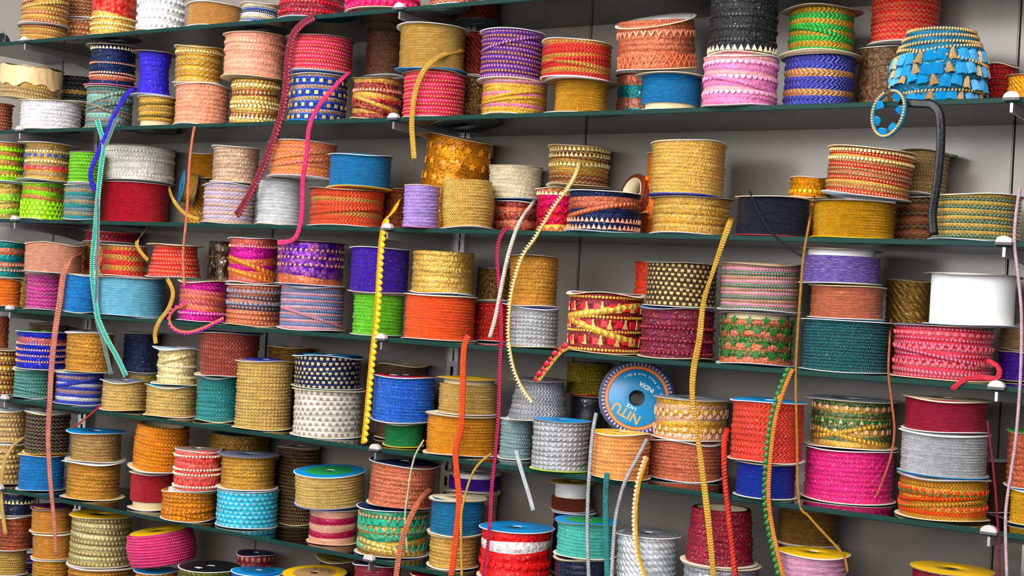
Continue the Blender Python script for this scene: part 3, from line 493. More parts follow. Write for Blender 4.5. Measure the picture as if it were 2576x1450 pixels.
 ('D', 0.7491, 0.1491, -0.33, 0.1212, 0.0307, 0.0333, 'rope', 'dkgold', 'shaded bronze cord spool behind the empty white one', {'n': 10, 'id': 'brzD'}),
 ('D', 0.8241, 0.0641, -0.33, 0.0646, 0.0587, 0.0626, 'bead', 'coral2/coral2/coral3+pinklt', 'coral red lace spool with flap of loose ribbon at right', {'n': 10, 't': 'azure', 'cross': 3, 'id': 'coralD', 'mo': [('check', [0.86, 0.6, 0.3], 10, 'coral3')]}),
 ('D', 0.8563, 0.0641, -0.2648, 0.0633, 0.0486, 0.0576, 'plain', 'white', 'bare white empty cardboard spool on the coral red one', {'n': 2, 'empty': 1}),
 ('D', 0.8875, 0.1566, -0.33, 0.0383, 0.0236, 0.0258, 'loop', 'purple', 'dim purple spool at right edge behind the pale cord', {'n': 5}),
 ('D', 0.8857, 0.1566, -0.2911, 0.0329, 0.0221, 0.0242, 'loop', 'tan', 'dim tan spool at right edge above the purple one', {'n': 4}),
 ('E', -0.9711, 0.0401, -0.495, 0.0839, 0.0346, 0.0379, 'bead', 'rust/gold+palegold', 'copper gold striped spool at left edge, fifth shelf', {'n': 9}),
 ('E', -0.99, 0.0401, -0.4105, 0.0622, 0.0264, 0.0293, 'loop', 'rust', 'rust felt roll in shade at left edge', {'n': 4}),
 ('E', -0.8804, 0.0515, -0.495, 0.0547, 0.0356, 0.0388, 'bead', 'seagreen+mint', 'sea green sequin braid spool under the royal blue lace', {'n': 6, 'cross': 1, 'b': 'ice'}),
 ('E', -0.8604, 0.0515, -0.4397, 0.0699, 0.0458, 0.0495, 'loop', 'royal/royal/royal/royal/coral', 'royal blue lace spool with small copper triangles', {'n': 6, 't': 'green', 'mo': [('tri', [0.2, 0.36, 0.52, 0.68], 8, 'peach')]}),
 ('E', -0.7445, 0.0481, -0.495, 0.0593, 0.0424, 0.046, 'rope', 'indigo/ivory/indigo/tan', 'royal blue and ivory striped braid spool', {'n': 9, 'cross': 1, 'b': 'ice'}),
 ('E', -0.7216, 0.0481, -0.4351, 0.0717, 0.0422, 0.0458, 'loop', 'ochre+gold', 'ochre gold lace spool beside the royal blue lace', {'n': 8}),
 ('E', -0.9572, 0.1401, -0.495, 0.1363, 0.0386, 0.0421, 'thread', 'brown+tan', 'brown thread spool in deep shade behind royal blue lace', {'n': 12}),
 ('E', -0.6206, 0.0462, -0.495, 0.0531, 0.0392, 0.0441, 'loop', 'gold2+palegold', 'light gold glitter braid spool with grey blue top', {'n': 8, 'sp': 1, 't': 'slatelt', 'id': 'ltgold'}),
 ('E', -0.6869, 0.1462, -0.495, 0.0588, 0.0315, 0.0345, 'loop', 'olivegold+palegold', 'olive gold spool low in the dark gap', {'n': 7, 't': 'grey'}),
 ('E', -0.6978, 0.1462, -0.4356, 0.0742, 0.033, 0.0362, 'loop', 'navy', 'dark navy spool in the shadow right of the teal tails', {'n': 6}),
 ('E', -0.5029, 0.0492, -0.495, 0.0543, 0.0437, 0.0472, 'loop', 'gold2+palegold', 'warm gold braid spool under a cream gold one', {'n': 8, 'sp': 1, 't': 'azure', 'id': 'wgold'}),
 ('E', -0.4939, 0.0492, -0.4401, 0.064, 0.0334, 0.0436, 'loop', 'palegold+cream', 'cream gold scalloped lace spool with twig of gold braid', {'n': 6, 'id': 'crgold', 'mo': [('scal', [0.2, 0.5], 8, 'cream')], 'cross': 1}),
 ('E', -0.4073, 0.0644, -0.495, 0.077, 0.0362, 0.0394, 'braid', 'teal+mint', 'teal chevron braid spool under the dark red one', {'n': 9}),
 ('E', -0.3868, 0.0644, -0.4174, 0.074, 0.0521, 0.056, 'braid', 'dkred+peach', 'dark red chevron braid spool with gold flecks', {'n': 8, 't': 'azure', 'taper': -0.05}),
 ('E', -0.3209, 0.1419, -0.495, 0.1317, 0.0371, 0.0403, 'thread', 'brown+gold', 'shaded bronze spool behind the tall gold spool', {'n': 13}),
 ('E', -0.2821, 0.0449, -0.495, 0.1127, 0.046, 0.0496, 'wave', 'gold2+palegold', 'tall gold wavy braid spool left of navy and white pair', {'n': 17, 't': 'indigo'}),
 ('E', -0.1558, 0.0599, -0.495, 0.0748, 0.0543, 0.0583, 'check', 'cream2+taupe', 'cream white openwork braid spool under the navy one', {'n': 9, 'b': 'ice'}),
 ('E', -0.1597, 0.0599, -0.4196, 0.0534, 0.0537, 0.0575, 'check', 'navy+palegold', 'navy braid spool with gold dashes and blue flange', {'n': 7, 't': 'azure'}),
 ('E', 0.0067, 0.0533, -0.495, 0.0373, 0.0296, 0.0323, 'thread', 'emerald+green', 'deep green thread spool under the sapphire glitter one', {'n': 9, 'b': 'yellow'}),
 ('E', 0.0029, 0.0533, -0.4571, 0.0706, 0.0478, 0.0514, 'rope', 'sapphire+azure', 'sapphire blue glitter cord spool with black and red disc', {'n': 11, 'sp': 1, 't': 'crimson', 'lab2': 'black'}),
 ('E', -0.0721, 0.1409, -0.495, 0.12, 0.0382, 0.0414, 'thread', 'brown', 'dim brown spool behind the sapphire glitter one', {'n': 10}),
 ('E', 0.1126, 0.0592, -0.495, 0.0595, 0.0536, 0.0575, 'rope', 'amber2+gold', 'amber gold twisted cord spool crossed by the orange tail', {'n': 11, 'id': 'ambE'}),
 ('E', 0.1197, 0.0592, -0.4349, 0.0529, 0.0441, 0.0494, 'rope', 'gold2+tan', 'pale gold cord spool with yellow top disc', {'n': 9, 't': 'yellow', 'cu': (0.14, 0), 'cross': 1}),
 ('E', 0.1972, 0.0769, -0.495, 0.0594, 0.0238, 0.0261, 'rope', 'icegrey+teal', 'icy silver teal cord spool under the grey lace', {'n': 9, 'id': 'iceE'}),
 ('E', 0.2345, 0.0769, -0.435, 0.0598, 0.0454, 0.0464, 'braid', 'silver2+white', 'silver grey knitted lace spool flaring downward', {'n': 6, 'taper': 0.12, 't': 'grey'}),
 ('E', 0.3078, 0.0254, -0.495, 0.0696, 0.0403, 0.0418, 'wave', 'silver+white', 'bright silver wavy sequin spool with blue disc', {'n': 8, 'sp': 1, 'm': 0.6, 't': 'azure', 'b': 'limelt'}),
 ('E', 0.2739, 0.1496, -0.495, 0.0975, 0.0269, 0.0294, 'plain', 'charcoal', 'dark charcoal core standing behind silver sequins', {'n': 4}),
 ('E', 0.2692, 0.1496, -0.3969, 0.0478, 0.0316, 0.0336, 'rope', 'olive+yellow', 'olive metallic cord spool with red lower flange', {'n': 7, 'b': 'orangered', 'sp': 1, 't': 'grey'}),
 ('E', 0.406, 0.0242, -0.495, 0.0628, 0.0392, 0.0422, 'rope', 'apricot+peach', 'apricot cord spool beneath the tilted blue disc', {'n': 9, 't': 'yellow'}),
 ('E', 0.4598, 0.1051, -0.495, 0.0547, 0.0508, 0.0544, 'loop', 'coral+peach', 'copper glitter braid spool under the gold flower lace', {'n': 9, 'sp': 1}),
 ('E', 0.4663, 0.1051, -0.4397, 0.0564, 0.0502, 0.0538, 'loop', 'blush/gold/gold/blush/gold+yellow', 'gold flower lace spool with blush blossoms', {'n': 7, 'mo': [('flower', [0.12, 0.25, 0.6, 0.7], 14, 'blush')], 'sp': 1}),
 ('E', 0.6158, 0.0314, -0.495, 0.045, 0.0379, 0.0408, 'thread', 'sapphire2+blue', 'royal blue thread spool under the scarlet chevron braid', {'n': 12, 't': 'tan'}),
 ('E', 0.6145, 0.0314, -0.4494, 0.0772, 0.046, 0.0493, 'braid', 'coralred/coralred+peach', 'scarlet chevron braid spool behind green flower tail', {'n': 10, 't': 'azure', 'id': 'scarE'}),
 ('E', 0.6969, 0.1059, -0.495, 0.0677, 0.0566, 0.0604, 'scal', 'hotpink2+pink', 'hot pink scalloped sequin lace spool', {'n': 11, 'sp': 1, 't': 'plum'}),
 ('E', 0.6955, 0.1059, -0.4267, 0.0613, 0.05, 0.0602, 'loop', 'gold/dkgreen/gold/dkgreen/gold/dkgreen+palegold', 'gold and green floral trim spool with wavy flange', {'n': 8, 'cross': 2, 'crossc': 'gold', 'mo': [('flower', [0.85, 0.55, 0.35], 13, 'blush'), ('scal', [0.56], 14, 'green3')]}),
 ('E', 0.8355, 0.0574, -0.495, 0.0507, 0.0521, 0.0556, 'braid', 'ochre/orangered/gold/ochre+yellow', 'orange and gold confetti braid spool at the foot of three', {'n': 9, 'cross': 2, 'mo': [('check', [0.7, 0.3], 10, 'orangered'), ('check', [0.62], 9, 'green3')]}),
 ('E', 0.8337, 0.0574, -0.4437, 0.0512, 0.0507, 0.0541, 'rope', 'silver+white', 'silver cord spool in the middle of three', {'n': 12, 'b': 'azure', 'm': 0.5}),
 ('E', 0.8341, 0.0574, -0.3919, 0.0403, 0.0487, 0.0521, 'thread', 'wine+crimson', 'wine red cord spool on top of the silver one', {'n': 11}),
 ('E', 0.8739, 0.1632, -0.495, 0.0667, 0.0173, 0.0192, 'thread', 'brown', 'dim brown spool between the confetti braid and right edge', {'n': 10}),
 ('E', 0.9296, 0.09, -0.495, 0.0423, 0.0235, 0.0256, 'rope', 'yellow2+gold', 'yellow gold cord spool at the right edge, low', {'n': 9}),
 ('E', 0.924, 0.09, -0.4521, 0.0686, 0.0245, 0.0267, 'loop', 'coral+rust', 'copper spool with green disc at the right edge', {'n': 8, 't': 'green'}),
 ('F', -0.9313, 0.0398, -0.66, 0.0786, 0.0336, 0.0367, 'bead', 'tan/gold2+palegold', 'beige gold beaded braid spool at left edge, lower', {'n': 8}),
 ('F', -0.9306, 0.0398, -0.5808, 0.0616, 0.0343, 0.0375, 'bead', 'gold2/tan+cream', 'beige gold striped braid spool at left edge, upper', {'n': 7, 'id': 'beigeF'}),
 ('F', -0.8356, 0.0466, -0.66, 0.0671, 0.041, 0.0446, 'thread', 'cobalt2+azure', 'azure blue cord spool under the black braid', {'n': 9, 'b': 'ice', 't': 'yellow'}),
 ('F', -0.8248, 0.0466, -0.5923, 0.0769, 0.0402, 0.0437, 'wave', 'black+tan', 'black metallic braid spool behind the copper tail', {'n': 9, 'b': 'yellow'}),
 ('F', -0.7057, 0.0589, -0.66, 0.0668, 0.0472, 0.0572, 'loop', 'ochre+gold', 'bronze gold lace spool with wide pale lower flange', {'n': 8, 'b': 'cream'}),
 ('F', -0.7033, 0.0589, -0.5926, 0.0528, 0.0443, 0.0536, 'loop', 'tan+gold', 'tan gold braid spool with blue top disc', {'n': 7, 't': 'azure'}),
 ('F', -0.5482, 0.0565, -0.66, 0.0652, 0.0373, 0.0405, 'rope', 'dkcrim', 'crimson cord spool with bare foot under amber braid', {'n': 13, 'cu': (0, 0.2)}),
 ('F', -0.534, 0.0565, -0.5942, 0.0808, 0.0475, 0.0537, 'rope', 'amber2+orangelt', 'amber orange braid spool bulging and tilted', {'n': 10, 'tl': 5, 'b': 'ice', 'nf': 1, 'bu': 0.05}),
 ('F', -0.4276, 0.0302, -0.66, 0.0501, 0.0446, 0.0457, 'wave', 'amber2/amber2/ochre+orangelt', 'orange amber lace spool under the red pearl trim', {'n': 7, 'cross': 2}),
 ('F', -0.4114, 0.0302, -0.6093, 0.0698, 0.0385, 0.0389, 'loop', 'salred/red+rosepale', 'salmon red trim spool with rows of pearls', {'n': 7, 't': 'taupe', 'mo': [('pom', [0.1, 0.4, 0.52, 0.85], 8, 'champlt')]}),
 ('F', -0.3239, 0.0636, -0.66, 0.0615, 0.0511, 0.0516, 'check', 'turq+skylt', 'turquoise sequin braid spool with white foot flange', {'n': 8, 'sp': 1, 'b': 'white'}),
 ('F', -0.3267, 0.0636, -0.5979, 0.0558, 0.0448, 0.0516, 'loop', 'ochre2+gold', 'gold glitter cord spool on the turquoise one', {'n': 7, 't': 'slatelt', 'sp': 1}),
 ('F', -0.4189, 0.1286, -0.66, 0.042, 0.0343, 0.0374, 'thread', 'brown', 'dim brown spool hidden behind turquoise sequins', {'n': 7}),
 ('F', -0.4148, 0.1286, -0.6174, 0.0992, 0.0515, 0.0529, 'loop', 'dkgold+gold', 'dark gold glitter spool showing above the grey disc', {'n': 9, 'sp': 1, 't': 'dteal'}),
 ('F', -0.2912, 0.146, -0.66, 0.1302, 0.0349, 0.0365, 'bead', 'bronze+tan', 'tall bronze cord spool in the shade between pairs', {'n': 18}),
 ('F', -0.1301, 0.0589, -0.66, 0.0544, 0.0382, 0.0414, 'plain', 'pinkbeige/maroon2/pinkbeige/maroon2/pinkbeige', 'maroon and beige banded ribbon spool under blue disc', {'n': 5, 'b': 'pinkbeige'}),
 ('F', -0.1393, 0.0589, -0.605, 0.056, 0.0553, 0.0572, 'rope', 'gold2+palegold', 'gold rope spool with wide blue and green disc', {'n': 9, 't': 'azure', 'lab2': 'green', 'b': 'blue', 'tp': -5}),
 ('F', -0.0094, 0.0591, -0.66, 0.072, 0.0535, 0.0574, 'loop', 'dkgold/gold/emerald2/gold/emerald2/emerald2', 'emerald petal lace spool with frayed gold edging', {'n': 6, 't': 'navy', 'mo': [('tri', [0.2, 0.75, 0.6], 22, 'emerald2'), ('disc', [0.55, 0.85], 10, 'tan')], 'cross': 2, 'crossc': 'gold2'}),
 ('F', 0.0027, 0.0591, -0.5874, 0.0693, 0.0503, 0.0541, 'loop', 'coral+peach', 'copper foil braid spool with folded tail at right', {'n': 8, 'sp': 1, 't': 'navy', 'b': 'navy', 'id': 'copF', 'tl': 3}),
 ('F', 0.1173, 0.046, -0.66, 0.0486, 0.0357, 0.0387, 'loop', 'gold2+gold', 'gold lace spool under the petrol blue cord', {'n': 7, 'b': 'white'}),
 ('F', 0.1211, 0.046, -0.6108, 0.0534, 0.0392, 0.0439, 'thread', 'petrol+azure', 'petrol blue cord spool with cream top disc', {'n': 9, 't': 'cream'}),
 ('F', 0.0829, 0.1399, -0.66, 0.0982, 0.0367, 0.0398, 'plain', 'pinkbeige', 'beige core spool hidden behind petrol blue cord', {'n': 4}),
 ('F', 0.08, 0.1399, -0.5612, 0.0307, 0.0392, 0.0424, 'thread', 'purple', 'purple ribbon spool in the shade above petrol blue', {'n': 5, 'cu': (0.25, 0.1)}),
 ('F', 0.2211, 0.0567, -0.66, 0.071, 0.0515, 0.0549, 'loop', 'red2/red2/red2/white/red2+crimson', 'scarlet lace spool with blue disc at bottom edge', {'n': 5, 't': 'azure', 'b': 'white', 'mo': [('scal', [0.3], 20, 'red2')]}),
 ('F', 0.3427, 0.0478, -0.66, 0.0488, 0.0408, 0.0439, 'plain', 'navy2', 'dark navy spool at bottom edge under the aqua cord', {'n': 6}),
 ('F', 0.3448, 0.0478, -0.6106, 0.0485, 0.0419, 0.0457, 'rope', 'aqua+mint', 'aqua metallic cord spool with printed blue disc', {'n': 8, 't': 'azure', 'lab2': 'green'}),
 ('F', 0.2591, 0.1485, -0.66, 0.0902, 0.0305, 0.0332, 'plain', 'navy2', 'dark spool hidden behind the aqua cord', {'n': 6}),
 ('F', 0.2548, 0.1485, -0.5692, 0.043, 0.0311, 0.0339, 'thread', 'rust+coral', 'copper thread spool with white core and yellow disc', {'n': 6, 'cu': (0.5, 0), 't': 'yellow'}),
 ('F', 0.442, 0.0465, -0.66, 0.0939, 0.0412, 0.0444, 'rope', 'icewhite+silver', 'white silver twisted rope spool with grey disc', {'n': 9, 't': 'grey', 'm': 0.4}),
 ('F', 0.5491, 0.0549, -0.66, 0.0673, 0.0495, 0.053, 'loop', 'silver2+white', 'silver lace spool cut by the bottom edge', {'n': 6, 'sp': 1}),
 ('F', 0.545, 0.0549, -0.5921, 0.0715, 0.0454, 0.0511, 'loop', 'maroon+crimson', 'maroon glitter spool with open top and pale foot flange', {'n': 8, 'sp': 1, 'nf': 1, 'taper': 0.06}),
 ('F', 0.6791, 0.048, -0.66, 0.102, 0.0429, 0.0459, 'thread', 'pinkpale+pink', 'pale pink satin cord spool with greenish disc', {'n': 12, 't': 'yellow'}),
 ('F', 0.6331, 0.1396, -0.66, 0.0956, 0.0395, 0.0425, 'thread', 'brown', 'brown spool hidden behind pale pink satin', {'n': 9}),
 ('F', 0.6301, 0.1396, -0.5638, 0.0476, 0.0396, 0.0426, 'rope', 'bronze2+gold', 'bronze cord spool in shade right of green flower tail', {'n': 9}),
 ('F', 0.8532, 0.0521, -0.66, 0.1067, 0.0464, 0.0502, 'plain', 'maroon', 'dark spool with large yellow disc at bottom right', {'n': 6, 't': 'yellow'}),
 ('G', -0.905, 0.0395, -0.825, 0.0463, 0.0312, 0.0342, 'bead', 'gold2+olivegold', 'dull gold cord spool at bottom left corner', {'n': 8}),
 ('G', -0.8958, 0.0395, -0.7781, 0.0642, 0.0341, 0.0372, 'loop', 'rust+coral', 'copper red glitter spool near bottom left corner', {'n': 6, 'id': 'copG'}),
 ('G', -0.889, 0.0395, -0.7133, 0.0438, 0.0318, 0.0349, 'plain', 'navy2', 'navy roll with a small gold leaf emblem at left edge', {'n': 3, 'mo': [('tri', [0.6], 12, 'palegold')]}),
 ('G', -0.7865, 0.0409, -0.825, 0.0463, 0.0333, 0.0364, 'loop', 'ochre+gold', 'ochre spool at bottom edge under two apricot threads', {'n': 6}),
 ('G', -0.7861, 0.0409, -0.7781, 0.0462, 0.0347, 0.0379, 'thread', 'apricot+gold', 'apricot gold thread spool, lower of the twin pair', {'n': 8}),
 ('G', -0.7925, 0.0409, -0.7313, 0.0466, 0.0355, 0.0387, 'thread', 'apricot+gold', 'apricot gold thread spool, upper of the twin pair', {'n': 8, 't': 'plum'}),
 ('G', -0.9845, 0.1481, -0.825, 0.02, 0.0311, 0.0342, 'rope', 'violet/coral', 'violet and copper spool low behind the apricot threads', {'n': 5}),
 ('G', -0.6771, 0.0628, -0.825, 0.049, 0.0569, 0.0612, 'bead', 'ochre+gold', 'bronze gold spool under the khaki braid', {'n': 5}),
 ('G', -0.6797, 0.0628, -0.7754, 0.0883, 0.057, 0.0584, 'bead', 'khaki/khakilt+palegold', 'khaki silver metallic braid spool with yellow disc', {'n': 9, 't': 'yellow', 'taper': 0.04}),
 ('G', -0.52, 0.0525, -0.825, 0.0644, 0.0356, 0.0397, 'rope', 'amber2+gold', 'amber spool at bottom edge under the raspberry one', {'n': 5, 't': 'azure'}),
 ('G', -0.5044, 0.0525, -0.76, 0.0666, 0.0601, 0.0512, 'bead', 'raspberry+pink', 'raspberry pink cord spool with tilted yellow disc', {'n': 9, 't': 'yellow', 'tl': -8, 'tp': -6, 'bu': 0.08}),
 ('G', -0.3758, 0.0387, -0.825, 0.0926, 0.0528, 0.0533, 'rope', 'olive', 'green spool with black printed disc at the bottom edge', {'n': 7, 't': 'black', 'lab2': 'black'}),
 ('G', -0.279, 0.0507, -0.825, 0.0986, 0.043, 0.0437, 'thread', 'blue', 'blue spool with bright blue disc at the bottom edge', {'n': 6, 't': 'azure', 'lab2': 'cobalt'}),
 ('G', -0.1371, 0.0376, -0.825, 0.1185, 0.0467, 0.0511, 'thread', 'amber', 'amber spool with big yellow disc at the bottom edge', {'n': 6, 't': 'yellow', 'lab2': 'tan', 'lab': 'script', 'tp': -4}),
 ('G', -0.3557, 0.1232, -0.825, 0.1087, 0.0324, 0.0329, 'bead', 'maroon+peach', 'maroon spool under a dark navy disc in back', {'n': 6, 't': 'navy'}),
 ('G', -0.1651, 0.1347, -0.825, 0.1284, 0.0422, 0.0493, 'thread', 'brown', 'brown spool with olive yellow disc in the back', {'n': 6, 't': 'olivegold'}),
 ('G', -0.0198, 0.0416, -0.825, 0.1518, 0.0363, 0.0394, 'thread', 'maroon', 'dark maroon spool at the bottom edge under emerald lace', {'n': 8, 't': 'navy'}),
 ('G', 0.0937, 0.0435, -0.825, 0.1515, 0.0383, 0.0413, 'bead', 'ochre+gold', 'ochre spool with red rimmed disc at the bottom edge', {'n': 5, 't': 'dkred'}),
]
